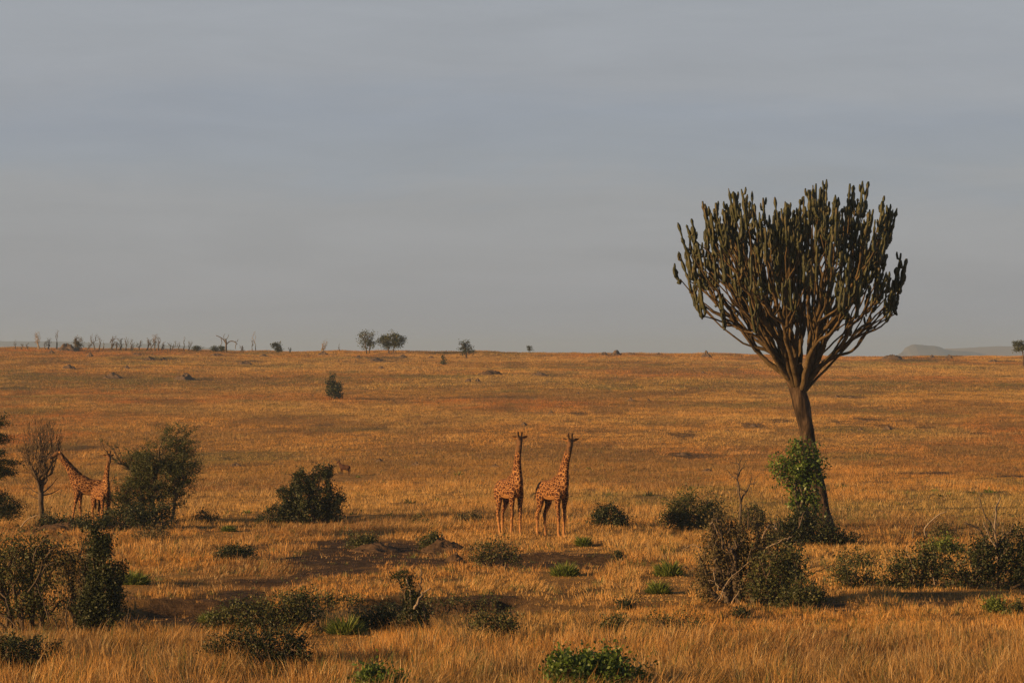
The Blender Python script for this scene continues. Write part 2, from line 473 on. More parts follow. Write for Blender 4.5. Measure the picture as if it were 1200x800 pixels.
def skeleton(base, d0, targets, rng, rtip, rexp=0.5, fr=(0.3, 0.5), jit=0.06, droop=1.0, three=0.3, wig=0.03, bend=0.45):
    """branch paths from base to every target; returns list of (points, radii)"""
    out_ = []
    def path(p, d, q, r0, r1, m=5):
        L = np.linalg.norm(q - p)
        c = p + d * L * bend
        u = np.linspace(0, 1, m)[:, None]
        pts = (1 - u) ** 2 * p + 2 * u * (1 - u) * c + u * u * q
        pts[1:-1] += rng.normal(size=(m - 2, 3)) * L * wig
        out_.append((pts, np.linspace(r0, r1, m)))
        dd = q - c
        return dd / (np.linalg.norm(dd) + 1e-9)
    def rec(p, d, T, r, dep):
        if len(T) == 1 or dep > 11:
            for t_ in T:
                path(p, d, t_, min(r, rtip * 1.3), rtip * 0.6)
            return
        k = 3 if (len(T) > 5 and rng.random() < three) else 2
        a = kmeans(T, k, rng)
        for j in range(k):
            S = T[a == j]
            if len(S) == 0: continue
            c = S.mean(0); L = c - p
            f = rng.uniform(*fr)
            q = p + L * f * np.array([1, 1, droop]) + rng.normal(size=3) * np.linalg.norm(L) * jit
            r1 = rtip * len(S) ** rexp
            nd = path(p, d, q, min(r, r1 * 1.15), r1)
            rec(q, nd, S, r1, dep + 1)
    T = np.asarray(targets, float)
    rec(np.asarray(base, float), np.asarray(d0, float), T, rtip * len(T) ** rexp, 0)
    return out_

# ------------------------------------------------------------------ ground sheet
def build_ground():
    d = np.concatenate([np.arange(-90, 60, 5.0), np.arange(60, 172, 0.5), np.arange(172, 262, 1.5), np.arange(262, 720, 4.0),
                        720 * (11500 / 720) ** np.linspace(0, 1, 50)])
    u = np.linspace(-1, 1, 261)
    D, U = np.meshgrid(d, u, indexing='ij')
    X = U * (38 + 0.34 * np.clip(D, 0, None))
    Z = terrain_z(X, D)
    V = np.stack([X, D, Z], -1).reshape(-1, 3)
    nr, nc = D.shape
    i = np.arange(nr - 1)[:, None] * nc; j = np.arange(nc - 1)[None]
    F = np.stack([i + j, i + j + 1, i + nc + j + 1, i + nc + j], -1).reshape(-1, 4)
    T = np.zeros((len(V), 3))
    x, y = X.ravel(), D.ravel()
    T[:, 0] = bare_shadow_mask(x, y); T[:, 1] = green_mask(x, y) * 0.6
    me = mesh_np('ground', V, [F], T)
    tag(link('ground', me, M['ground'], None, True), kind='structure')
build_ground()

# places kept clear of grass: (x, d, r)
CLEAR = []
SHORT = []
# ------------------------------------------------------------------ grass
GOLD = np.array([(0.50, 0.258, 0.066), (0.44, 0.20, 0.05), (0.56, 0.36, 0.14), (0.42, 0.165, 0.042)])
OLIVE = np.array([0.20, 0.175, 0.055]); GREEN = np.array([0.11, 0.13, 0.035]); DEAD = np.array([0.19, 0.105, 0.045])
def build_grass():
    rng = np.random.default_rng(5)
    Vs, F4, F3, Ts = [], [], [], []
    base = 0
    def zone(d0, d1, dens, blades, height, width, spread, seg):
        nonlocal base
        half = lambda d: 0.19 * d + 4
        area = 0.19 * (d1 ** 2 - d0 ** 2) + 8 * (d1 - d0)
        n = int(area * dens)
        d = np.sqrt(rng.uniform(d0 ** 2, d1 ** 2, n))
        x = rng.uniform(-1, 1, n) * half(d)
        bare = bare_shadow_mask(x, d)  # bare ground and the painted cast shadows alike
        patch = fbm(x / 5.0, d / 5.0, 61, 4)
        fine = fbm(x / 1.6, d / 1.6, 62, 3)
        keep = rng.random(n) > np.clip(bare * 0.9, 0, 0.82)
        keep &= rng.random(n) < np.clip(0.35 + 1.6 * (fine - 0.22), 0.25, 1)
        for (cx, cy, r) in CLEAR:
            keep &= ((x - cx) ** 2 + (d - cy) ** 2) > r * r
        x, d, bare, patch, fine = x[keep], d[keep], bare[keep], patch[keep], fine[keep]
        n = len(x)
        z = terrain_z(x, d) - 0.03
        g = green_mask(x, d)
        big = fbm(x / 30 + 4, d / 45, 71, 3)
        # tuft colour
        rust = sstep(0.36, 0.62, big) * (0.22 + 0.72 * sstep(215, 250, d))
        c = GOLD[0] * (1 - rust)[:, None] + GOLD[3] * rust[:, None]
        pale = sstep(0.55, 0.8, patch)[:, None] * 0.6
        c = c * (1 - pale) + GOLD[2] * pale
        c = c * (1 - 0.75 * g[:, None]) + OLIVE * 0.75 * g[:, None]
        mot = fbm(x / 9 + 40, d / 16, 63, 4)
        dm = ((1 - sstep(0.28, 0.46, fine)) * 0.6 + bare * .5 + (1 - sstep(.32, .46, mot)) * .6).clip(0, .85)[:, None]
        c = c * (1 - dm) + DEAD * dm
        hp = fbm(x / 5.5 + 11, d / 15, 66, 4)
        hq = fbm(x / 30 + 5, d / 34, 67, 4)
        dk = ((1 - sstep(.31, .43, hp)) * .75 * (d > 225))[:, None]
        c = c * (1 - dk) + np.array([.15, .085, .038]) * dk
        pb = (sstep(.52, .68, hq) * .5)[:, None]
        c = c * (1 - pb) + np.array([.52, .34, .115]) * pb
        ob = ((1 - sstep(.34, .47, hq)) * .5)[:, None]
        c = c * (1 - ob) + np.array([.27, .165, .055]) * ob
        gr = (rng.random(n) < 0.035 + 0.10 * g + .09 * (d < 125) * (fine > .45))[:, None]
        c = np.where(gr, GREEN, c)
        vv = np.where(d > 200, .11, .25)[:, None]
        c = c * (1 + vv * rng.uniform(-1, 1, (n, 1)))
        hz = height(d) * (0.35 + 1.3 * patch) * (.75 + .5 * fine) * np.where(d > 200, rng.uniform(0.85, 1.12, n), rng.uniform(0.7, 1.25, n)) * (1 - 0.62 * bare) * (1 - .25 * g)
        for (cx, cy, r) in SHORT:
            hz = hz * (1 - .75 * (((x - cx) * 3) ** 2 + (d - cy) ** 2 < r * r))
        # blades
        m = n * blades
        I = np.repeat(np.arange(n), blades)
        ang = rng.uniform(0, 2 * math.pi, m)
        rr = spread(d)[I] * np.sqrt(rng.random(m))
        bx = x[I] + rr * np.cos(ang); by = d[I] + rr * np.sin(ang); bz = z[I]
        H = hz[I] * np.where(rng.random(m) < .07, rng.uniform(1.2, 1.7, m), rng.uniform(0.35, 1.1, m))
        lean = rng.uniform(0.0, 0.75, m) ** 1.3 + .04
        la = ang + rng.normal(size=m) * 0.9
        fa = fbm(x / 2.2 + 70, d / 3.0, 64, 3) * 14
        fl = 0.10 + 0.55 * vnoise(x / 1.7, d / 2.4 + 30, 65) ** 1.5
        lx = np.cos(la) * lean * .75 + (np.cos(fa) * fl + .06)[I]; ly = np.sin(la) * lean * .75 + (np.sin(fa) * fl)[I]
        w = width(d)[I] * rng.uniform(0.6, 1.3, m)
        wa = rng.uniform(0, 2 * math.pi, m); wx, wy = np.cos(wa) * w / 2, np.sin(wa) * w / 2
        B = np.stack([bx, by, bz], 1); W = np.stack([wx, wy, np.zeros(m)], 1)
        Tp = np.stack([bx + lx * H, by + ly * H, bz + H * np.sqrt(np.clip(1 - lean ** 2 * .8, .2, 1))], 1)
        col = c[I] * (1 + np.where(d[I] > 200, .12, .24)[:, None] * rng.uniform(-1, 1, (m, 1)))
        ps = (rng.random(m) < np.where(d[I] > 200, .02, .08) + .06 * (d[I] < 88))[:, None]
        col = np.where(ps, np.array([.58, .42, .21]) * rng.uniform(.8, 1.1, (m, 1)), col)
        if seg == 2:
            Mp = np.stack([bx + lx * H * .38, by + ly * H * .38, bz + H * .6], 1)
            V = np.stack([B - W, B + W, Mp + W * .8, Mp - W * .8, Tp], 1).reshape(-1, 3)
            o = base + np.arange(m)[:, None] * 5
            F4.append(o + np.array([[0, 1, 2, 3]])); F3.append(o + np.array([[3, 2, 4]])); k = 5
        else:
            V = np.stack([B - W, B + W, Tp], 1).reshape(-1, 3)
            o = base + np.arange(m)[:, None] * 3
            F3.append(o + np.array([[0, 1, 2]])); k = 3
        Vs.append(V); Ts.append(np.repeat(col, k, 0)); base += len(V)
    def hgt(d):
        tall = 1 - sstep(80, 90, d)
        return 0.25 + 0.26 * tall + 0.05 * sstep(105, 130, d)
    zone(60, 96, 17, 20, hgt, lambda d: 0.0125 + 0 * d, lambda d: 0.19 + 0 * d, 2)
    zone(96, 150, 12, 15, hgt, lambda d: 0.017 + 0 * d, lambda d: 0.2 + 0 * d, 2)
    zone(150, 235, 9, 11, lambda d: 0.26 + .05 * (d < 190), lambda d: 0.024 + 0 * d, lambda d: 0.24 + 0 * d, 1)
    zone(235, 400, 6.0, 9, lambda d: 0.22 + 0 * d, lambda d: 0.036 + 0 * d, lambda d: 0.38 + 0 * d, 1)
    zone(400, 690, 2.7, 9, lambda d: 0.24 + 0 * d, lambda d: 0.065 + 0 * d, lambda d: 0.55 + 0 * d, 1)
    print('grass verts', base)
    F = []
    if F4: F.append(np.concatenate(F4))
    F.append(np.concatenate(F3))
    me = mesh_np('dry_grass', np.concatenate(Vs), F, np.concatenate(Ts))
    o = link('dry_grass', me, M['grass'])
    tag(o, 'golden dry savanna grass covering the plain and the slope', 'grass', kind='stuff')

# ------------------------------------------------------------------ placing by what the photo shows
DENSE = 1.9
class Spot:
    """a thing standing on the plain; L() turns photo pixels at its distance into local metres"""
    def __init__(s, px, py, d=None):
        s.px, s.py = px, py
        if d is None:
            s.x, s.d = ray_ground(px, py)
        else:
            s.d = d; s.x = (px - 600) / FPX * d
        s.z = gz(s.x, s.d)
        s.s = s.d / FPX
        s.py = HOR + (CAMZ - s.z) / s.d * FPX
        s.loc = (s.x, s.d, s.z)
    def L(s, px, py, y=0.0):
        return np.array([(px - s.px) * s.s, y, (s.py - py) * s.s])

def lobe_points(sp, lobes, n, rng, depth=1.0, shell=0.0):
    """points in ellipsoids given as photo px (cx, cy, rx, ry)"""
    ar = np.array([l[2] * l[3] for l in lobes], float)
    cnt = np.maximum(9 if n > 100 else 3, (n * ar / ar.sum()).astype(int))
    out_ = []
    for (cx, cy, rx, ry), c in zip(lobes, cnt):
        u = rng.normal(size=(c, 3)); u /= np.linalg.norm(u, axis=1, keepdims=True)
        u *= (shell + (1 - shell) * rng.random((c, 1))) ** (1 / 2.4)
        stray = np.where(rng.random((c, 1)) < .16, rng.uniform(1.0, 1.45, (c, 1)), 1.0)
        p = sp.L(cx, cy)[None] + u * stray * np.array([rx, rx * depth, ry]) * sp.s
        out_.append(p)
    P = np.concatenate(out_)
    P[:, 2] = np.maximum(P[:, 2], 0.06)
    return P
def bush(name, px, py, lobes, label, cat='bush', group=None, leafmat='leaf_dark', n=90, per=26, size=0.11, spread=0.24, aspect=.5,
         stems=3, rtip=0.014, bark='bark', seed=1, depth=.8, up=.2, shell=.35, extra=None, d=None, leafy=1.0, clear=0.5, thing_parts=('branch', 'foliage')):
    rng = np.random.default_rng(seed)
    sp = Spot(px, py, d)
    root = empty(name, sp.loc)
    tag(root, label, cat, group)
    P = lobe_points(sp, lobes, n, rng, depth, shell)
    w = P[:, 0].max() - P[:, 0].min()
    a = kmeans(P * np.array([1, 1, .3]), min(stems, len(P)), rng) if stems > 1 else np.zeros(len(P), int)
    for j in range(stems):
        S = P[a == j]
        if len(S) == 0: continue
        tb = MB()
        b = np.array([S[:, 0].mean() * .6, S[:, 1].mean() * .6, -0.08])
        for pts, rad in skeleton(b, (0, 0, 1), S, rng, rtip, 0.45):
            add_tube(tb, pts, rad, 5, cap=False)
        tb.build(thing_parts[0], M[bark], root)
    if extra is not None:
        extra(sp, root, rng)
    lb = MB()
    use = P if leafy >= 1 else P[rng.random(len(P)) < leafy]
    cnt = (per * DENSE * rng.uniform(.25, 1.75, len(use))).astype(int)
    wid = spread * rng.uniform(.55, 1.35, len(use)) * (cnt / (per * DENSE)) ** .4
    # each clump is drawn out along its own shoot
    sh = rng.normal(size=(len(use), 3)) * np.array([.7, .7, .35]) + np.array([0, 0, .55])
    sh /= np.linalg.norm(sh, axis=1, keepdims=True)
    I = np.repeat(np.arange(len(use)), cnt)
    C = use[I] + rng.normal(size=(len(I), 3)) * wid[I][:, None] * .62 + sh[I] * (rng.normal(size=len(I)) * wid[I] * 1.15)[:, None]
    C[:, 2] = np.maximum(C[:, 2], 0.03)
    cl = rng.uniform(0, 1, len(use))[I]
    add_leaves(lb, C, size * 1.1, rng, aspect, up, np.clip(cl * .6 + rng.uniform(0, .4, len(C)), 0, 1))
    lb.build(thing_parts[1], M[leafmat], root)
    if clear: CLEAR.append((sp.x, sp.d, clear * w / 2))
    return root, sp, rng
def dead_twigs(list_, r=0.03, y0=-.4, y1=.1):
    """extra bare twigs, each a list of photo px points"""
    def f(sp, root, rng):
        for pts in list_:
            P = np.array([sp.L(x, y, rng.uniform(y0, y1)) for x, y in pts])
            P[:, 1] = np.linspace(P[0, 1], P[-1, 1], len(P))
            tb = MB()
            P = interp(P, len(P) * 3); P[1:-1] += rng.normal(size=(len(P) - 2, 3)) * .02
            add_tube(tb, P, np.linspace(r, r * .4, len(P)), 5)
            tb.build('dead_stick', M['bark_dead' if rng.random() < .6 else 'bark_pale'], root)
    return f

# ------------------------------------------------------------------ candelabra tree
def candelabra():
    rng = np.random.default_rng(21)
    sp = Spot(962, 627)
    root = empty('candelabra_tree', sp.loc)
    tag(root, 'tall candelabra euphorbia with a leaning trunk and a dense upswept crown', 'tree')
    tr = MB()
    line = [(969, 634, 15.5), (965, 610, 11.5), (959, 575, 8.8), (951, 535, 8.2), (944, 495, 8.2), (937, 460, 9.4), (932, 440, 12), (929, 428, 11)]
    P = np.array([sp.L(a, b, 0.0) for a, b, c in line]); rad = np.array([c for a, b, c in line]) * sp.s
    u = np.linspace(0, len(P) - 1, 40)
    Pi = np.stack([np.interp(u, range(len(P)), P[:, k]) for k in range(3)], 1)
    Ri = np.interp(u, range(len(P)), rad)
    Pi[:, 0] += (vnoise(u * .8, u * 0, 5) - .5) * .12
    V, F, c0, c1 = tube(Pi, Ri, 14)
    ang = np.arctan2(V[:, 1], V[:, 0] - np.interp(V[:, 2], Pi[:, 2], Pi[:, 0]))
    V[:, :2] += np.stack([np.cos(ang), np.sin(ang)], 1) * ((fbm(ang * 2.2 + 9, V[:, 2] * .8, 8, 3) - .5) * .2)[:, None]
    tr.add(V, F); tr.build('trunk', M['euph_trunk'], root, True)
    fork = P[-3] + np.array([0, 0, .3])
    # arm bases fill the crown: lower edge rises outwards, top is a broken dome
    prof_l = [(0, 0.0), (1.5, 1.1), (3, 2.3), (4.2, 3.4), (5.3, 5.0)]
    n_t = 285
    T = []
    cx0 = sp.L(930, 440)[0]; z0 = sp.L(930, 440)[2]
    while len(T) < n_t:
        a = rng.uniform(0, 2 * math.pi); r = 5.6 * math.sqrt(rng.random())
        lx = r * math.cos(a); ly = r * math.sin(a) * .92
        if lx > 0: lx *= 0.94
        rr = math.hypot(lx, ly)
        lo = np.interp(rr, [0, 1.2, 2.5, 3.8, 5.0, 5.6], [3.4, 2.8, 2.2, 2.1, 2.9, 4.3])
        if lx > 1.5: lo *= 0.86
        hi = np.interp(lx, [-5.6, -4.9, -3.5, -2.6, -1, .2, 1.2, 3.0, 4.5, 5.0, 5.4], [6.6, 7.4, 8.7, 8.9, 8.7, 8.9, 9.4, 9.1, 8.9, 7.2, 5.4])
        hi *= np.interp(abs(ly), [0, 3, 5], [1, .97, .85])
        hi -= 1.2 + 1.5 * (vnoise(np.array([lx * 1.1 + 30]), np.array([ly * 1.1 + 30]), 12)[0] - .5)
        if hi <= lo: continue
        z = lo + (hi - lo) * rng.random() ** .7
        p = np.array([cx0 + lx, ly, z0 + z])
        if T and min(np.linalg.norm((p - q) * np.array([1, 1, .55])) for q in T) < 0.33 and rng.random() < .9: continue
        T.append(p)
    T = np.array(T)
    rel = T - np.array([cx0, 0, z0])
    az = np.arctan2(rel[:, 1], rel[:, 0]); rad_ = np.hypot(rel[:, 0], rel[:, 1])
    feat = np.stack([np.cos(az) * np.sqrt(rad_), np.sin(az) * np.sqrt(rad_), rel[:, 2] * .10], 1) * 3
    a = kmeans(feat, 15, rng)
    for j in range(15):
        S = T[a == j]
        if len(S) == 0: continue
        c = S.mean(0) - fork
        h = np.array([c[0], c[1], 0]); hn = np.linalg.norm(h) + 1e-6
        d0 = h / hn * min(.9, .25 + .16 * hn) + np.array([0, 0, .75]); d0 /= np.linalg.norm(d0)
        lb, ab = MB(), MB()
        start = fork + h / hn * .12 + np.array([0, 0, rng.uniform(-.35, .25)])
        for pts, rd in skeleton(start, d0, S, rng, .044, .44, fr=(.22, .42), jit=.025, droop=.92, wig=.015, bend=.42, three=.4):
            add_tube(lb, pts, rd, 7, cap=False)
        for q in S:
            m = rng.integers(2, 4)
            for k in range(m):
                aa = rng.uniform(0, 2 * math.pi)
                off = rng.uniform(.04, .24); hgt = rng.uniform(.5, 1.75)
                st = q - np.array([0, 0, rng.uniform(0, .25)])
                nseg = 13
                u = np.linspace(0, 1, nseg)
                out_ = np.array([math.cos(aa), math.sin(aa), 0])
                curve = st[None] + out_ * (off * np.clip(u * 3.2, 0, 1) ** .6)[:, None] + np.array([0, 0, 1.0]) * (hgt * u ** 1.15)[:, None]
                rd_ = (q - np.array([cx0, 0, 0]))[:2]
                curve[:, :2] += rd_ * .035 * hgt * (u ** 1.2)[:, None]
                curve[:, :2] += out_[:2] * (u ** 2 * rng.uniform(-.05, .14))[:, None] + rng.normal(size=2) * (u * .08)[:, None]
                r = rng.uniform(.044, .070) * (1 + .26 * np.sin(u * hgt * 12 + rng.uniform(0, 6))) * (1 + .24 * rng.normal(size=nseg)).clip(.6, 1.5)
                r[-1] *= .45; r[0] *= .8
                ph = 0
                V, F, c0, c1 = tube(curve, r, 8)
                V[:nseg * 8] = curve.repeat(8, 0) + (V[:nseg * 8] - curve.repeat(8, 0)) * np.tile([1.2, .74], nseg * 4)[:, None]
                n0 = ab.n
                ab.add(V, F); ab.F.setdefault(3, []).append(c1 + n0)
                if rng.random() < .75:                      # small side bud
                    kx = rng.integers(5, 11)
                    b_ = curve[kx]; dv = np.array([math.cos(aa + 2), math.sin(aa + 2), 0])
                    add_tube(ab, np.array([b_, b_ + dv * .13 + [0, 0, .05], b_ + dv * .17 + [0, 0, .24], b_ + dv * .17 + [0, 0, .38]]), [.055, .06, .06, .03], 6)
        lo = lb.build('limb', M['euph_limb'], root, True)
        tag(ab.build('green_arms', M['euph_arm'], lo), kind='stuff')
    CLEAR.append((sp.x, sp.d, 1.0))
    return sp
EU = candelabra()

# ------------------------------------------------------------------ animals
def remeshed(name, mb, voxel, smooth_it=2):
    me = mesh_np(name, np.concatenate(mb.V), [np.concatenate(fs) for fs in mb.F.values()])
    tmp = bpy.data.objects.new('tmp', me)
    COL.objects.link(tmp)
    md = tmp.modifiers.new('r', 'REMESH'); md.mode = 'VOXEL'; md.voxel_size = voxel; md.use_smooth_shade = True
    ms = tmp.modifiers.new('s', 'SMOOTH'); ms.factor = .5; ms.iterations = smooth_it
    dg = bpy.context.evaluated_depsgraph_get()
    dg.update()
    res = bpy.data.meshes.new_from_object(tmp.evaluated_get(dg))
    bpy.data.objects.remove(tmp); bpy.data.meshes.remove(me)
    res.name = name
    return res
def interp(P, n):
    P = np.asarray(P, float); u = np.linspace(0, len(P) - 1, n)
    # Catmull-Rom
    out_ = []
    for t in u:
        i = min(int(t), len(P) - 2); f = t - i
        p0, p1, p2, p3 = P[max(i - 1, 0)], P[i], P[i + 1], P[min(i + 2, len(P) - 1)]
        out_.append(.5 * ((2 * p1) + (-p0 + p2) * f + (2 * p0 - 5 * p1 + 4 * p2 - p3) * f * f + (-p0 + 3 * p1 - 3 * p2 + p3) * f ** 3))
    return np.array(out_)
def giraffe(sp, heading, scale, label, neck_pitch, neck_yaw, head_yaw, head_pitch, swing=(0, 0, 0, 0), tail_side=.1):
    root = empty('giraffe', sp.loc, heading)
    root.scale = (scale,) * 3
    tag(root, label, 'giraffe', 'giraffes on the plain')
    mb = MB()
    Y = (0, 1, 0)
    # trunk: x, z, half width, half height
    tor = interp([(-1.06, 2.12, .07, .12), (-.98, 2.14, .25, .30), (-.72, 2.15, .35, .45), (-.3, 2.12, .40, .50), (.1, 2.16, .42, .55), (.45, 2.28, .38, .62),
                  (.72, 2.36, .32, .56), (.92, 2.38, .22, .40), (1.02, 2.38, .08, .16)], 26)
    add_tube(mb, np.stack([tor[:, 0], 0 * tor[:, 0], tor[:, 1] + .03], 1), tor[:, 2:4] * np.array([.9, .92]), 16, side=Y)
    nd = np.array([math.cos(neck_pitch) * math.cos(neck_yaw), math.cos(neck_pitch) * math.sin(neck_yaw), math.sin(neck_pitch)])
    nb = np.array([.66, 0, 2.45])
    mid_bend = np.array([-.06, 0, 0])
    NL = 1.98
    npts = interp([nb - np.array([.18, 0, .22]), nb + nd * .05, nb + nd * .45 + mid_bend * .6, nb + nd * 1.0 + mid_bend, nb + nd * 1.55 + mid_bend * .4, nb + nd * NL], 22)
    nr = interp([(.26, .52), (.25, .46), (.20, .35), (.152, .235), (.13, .182), (.118, .152)], 22)
    add_tube(mb, npts, nr, 14, side=Y)
    NE = npts[-1]
    hy = head_yaw
    hd = np.array([math.cos(head_pitch) * math.cos(hy), math.cos(head_pitch) * math.sin(hy), math.sin(head_pitch)])
    hs = np.array([-math.sin(hy), math.cos(hy), 0]); hu = np.cross(hd, hs)
    h0 = NE + np.array([0, 0, .06])
    hp = interp([h0 - hd * .14, h0 - hd * .05 + hu * .03, h0 + hd * .10 + hu * .04, h0 + hd * .28, h0 + hd * .44 - hu * .03, h0 + hd * .56 - hu * .04, h0 + hd * .61 - hu * .04], 18)
    hr = interp([(.06, .07), (.125, .14), (.135, .155), (.10, .12), (.075, .085), (.075, .078), (.03, .03)], 18)
    add_tube(mb, hp, hr, 12, side=hs)
    for s in (-1, 1):
        # ossicone
        b_ = h0 + hd * .0 + hs * .065 * s + hu * .1
        add_tube(mb, np.array([b_, b_ + hu * .15 - hd * .05 + hs * .012 * s, b_ + hu * .27 - hd * .09 + hs * .02 * s, b_ + hu * .34 - hd * .11 + hs * .024 * s]), [.05, .042, .055, .034], 8)
        # ear
        b_ = h0 - hd * .06 + hs * .1 * s + hu * .03
        ed = (hs * s * .92 + hu * .28 - hd * .2) * 1.2
        add_tube(mb, np.array([b_, b_ + ed * .08, b_ + ed * .17, b_ + ed * .26]), np.array([(.035, .045), (.05, .095), (.04, .075), (.022, .026)]), 8, side=hd)
        # eye bulge
        e_ = h0 + hd * .12 + hs * .115 * s + hu * .06
        add_tube(mb, np.array([e_ - hd * .035, e_ - hd * .015, e_ + hd * .02, e_ + hd * .04]), [.015, .036, .036, .015], 8)
    fs = swing
    def leg(pts, rr, sw):
        P = interp([(x + sw * max(0, 1 - z / 2.1) ** 1.1 if True else x, y, z + abs(sw) * .02) for x, y, z in pts], 26)
        rr = interp(rr, 26)
        add_tube(mb, P, rr, 12, side=Y)
    for k, s in enumerate((1, -1)):
        leg([(.60, .17 * s, 2.2), (.64, .21 * s, 1.85), (.62, .20 * s, 1.5), (.63, .185 * s, 1.1), (.645, .18 * s, .92), (.63, .18 * s, .7), (.62, .18 * s, .32), (.63, .18 * s, .17), (.67, .18 * s, .06), (.68, .18 * s, -.02)],
            [(.16, .27), (.145, .22), (.11, .135), (.078, .088), (.082, .095), (.068, .076), (.058, .066), (.068, .076), (.07, .088), (.075, .10)], fs[k])
        leg([(-.72, .17 * s, 2.2), (-.70, .21 * s, 1.85), (-.66, .22 * s, 1.52), (-.80, .2 * s, 1.2), (-.90, .19 * s, .98), (-.87, .185 * s, .75), (-.84, .18 * s, .35), (-.83, .18 * s, .17), (-.79, .18 * s, .06), (-.78, .18 * s, -.02)],
            [(.20, .30), (.19, .30), (.13, .20), (.088, .115), (.078, .10), (.066, .078), (.058, .066), (.068, .076), (.07, .088), (.075, .10)], fs[2 + k])
    me = remeshed('giraffe_body', mb, .026, 3)
    n = len(me.vertices)
    co = np.empty(n * 3, np.float32); me.vertices.foreach_get('co', co); co = co.reshape(-1, 3)
    no = np.empty(n * 3, np.float32); me.vertex_normals.foreach_get('vector', no); no = no.reshape(-1, 3)
    legz = (1 - sstep(.25, 1.15, co[:, 2])) * .8
    belly = sstep(.35, .85, -no[:, 2]) * (co[:, 2] < 2.3) * (np.abs(co[:, 0]) < .9) * (1 - legz)
    fade = np.clip(legz * .92 + belly, 0, 1)
    along = (co - h0) @ hd; lat = np.abs((co - h0) @ hs); upv = (co - h0) @ hu
    isH = np.linalg.norm(co - (h0 + hd * .22 + hu * .05), axis=1) < .5
    dark = np.where(isH & ((along > -.02) | (upv > .1)), .78, 0) + np.where(isH & ((along > .4) | (upv > .16) | (lat > .19)), .22, 0) + 0 * np.where(isH & ((along > .46) | (upv > .27)), .28, 0)
    fade = np.where(isH & (along > -.12), 1, fade)
    T = np.ones((n, 4), np.float32); T[:, 0] = fade; T[:, 1] = np.clip(dark, 0, 1); T[:, 2] = 0
    at = me.color_attributes.new('tint', 'FLOAT_COLOR', 'POINT'); at.data.foreach_set('color', T.ravel())
    link('body', me, M['giraffe'], root, True)
    mm = MB()
    back = np.array([npts[i] + np.cross(np.gradient(npts, axis=0)[i] / np.linalg.norm(np.gradient(npts, axis=0)[i]), Y) * -(nr[i, 1] + .02) for i in range(5, 22)])
    bk = np.array([npts[i] - np.array([math.sin(neck_pitch), 0, -math.cos(neck_pitch)]) * (nr[i, 1] + .015) for i in range(4, 22)])
    add_tube(mm, bk, np.stack([np.full(18, .022), .045 + .012 * np.sin(np.arange(18) * 2.1)], 1), 6, side=Y)
    mm.build('mane', M['mane'], root, True)
    tl = MB()
    tp = interp([(-1.0, 0, 2.32), (-1.12, tail_side * .4, 2.2), (-1.17, tail_side * .8, 1.9), (-1.17, tail_side, 1.55)], 10)
    add_tube(tl, tp, np.linspace(.045, .022, 10), 7)
    t_ob = tl.build('tail', M['mane'], root, True)
    tf = MB()
    rng = np.random.default_rng(3)
    for i in range(16):
        o_ = rng.normal(size=3) * np.array([.035, .035, .02])
        add_tube(tf, np.array([tp[-1] + o_ * .4, tp[-1] + o_ + [0, 0, -.2], tp[-1] + o_ * 1.3 + [0, 0, -rng.uniform(.42, .6)]]), [.016, .016, .004], 4)
    tf.build('tail_tuft', M['hair_dark'], t_ob)
    return root
GS = 1.0
spA = Spot(597, 627); spB = Spot(648, 629); spC = Spot(105, 614); spD = Spot(119, 617)
for _s in (spC, spD): SHORT.append((_s.x, _s.d - 1.5, 4))
giraffe(spA, R(-60), 1.03, 'slimmer giraffe facing the camera on open grass, left of the standing pair', R(80), R(-6), R(-24), R(-44), (.08, -.16, -.16, .24))
giraffe(spB, R(-54), 1.03, 'giraffe facing the camera on open grass, nearer the small round dark bush', R(72), R(5), R(-40), R(-36), (-.04, .05, -.02, -.16))
giraffe(spC, R(177), .88, 'giraffe stepping left with its lowered neck stretched to the bare tree', R(55), R(4), R(14), R(-24), (.42, -.1, .2, -.25))
giraffe(spD, R(-58), .80, 'smaller giraffe with upright neck standing behind the low dark bush by the acacia', R(77), 0, R(-10), R(-30), (.05, -.1, .1, -.1))

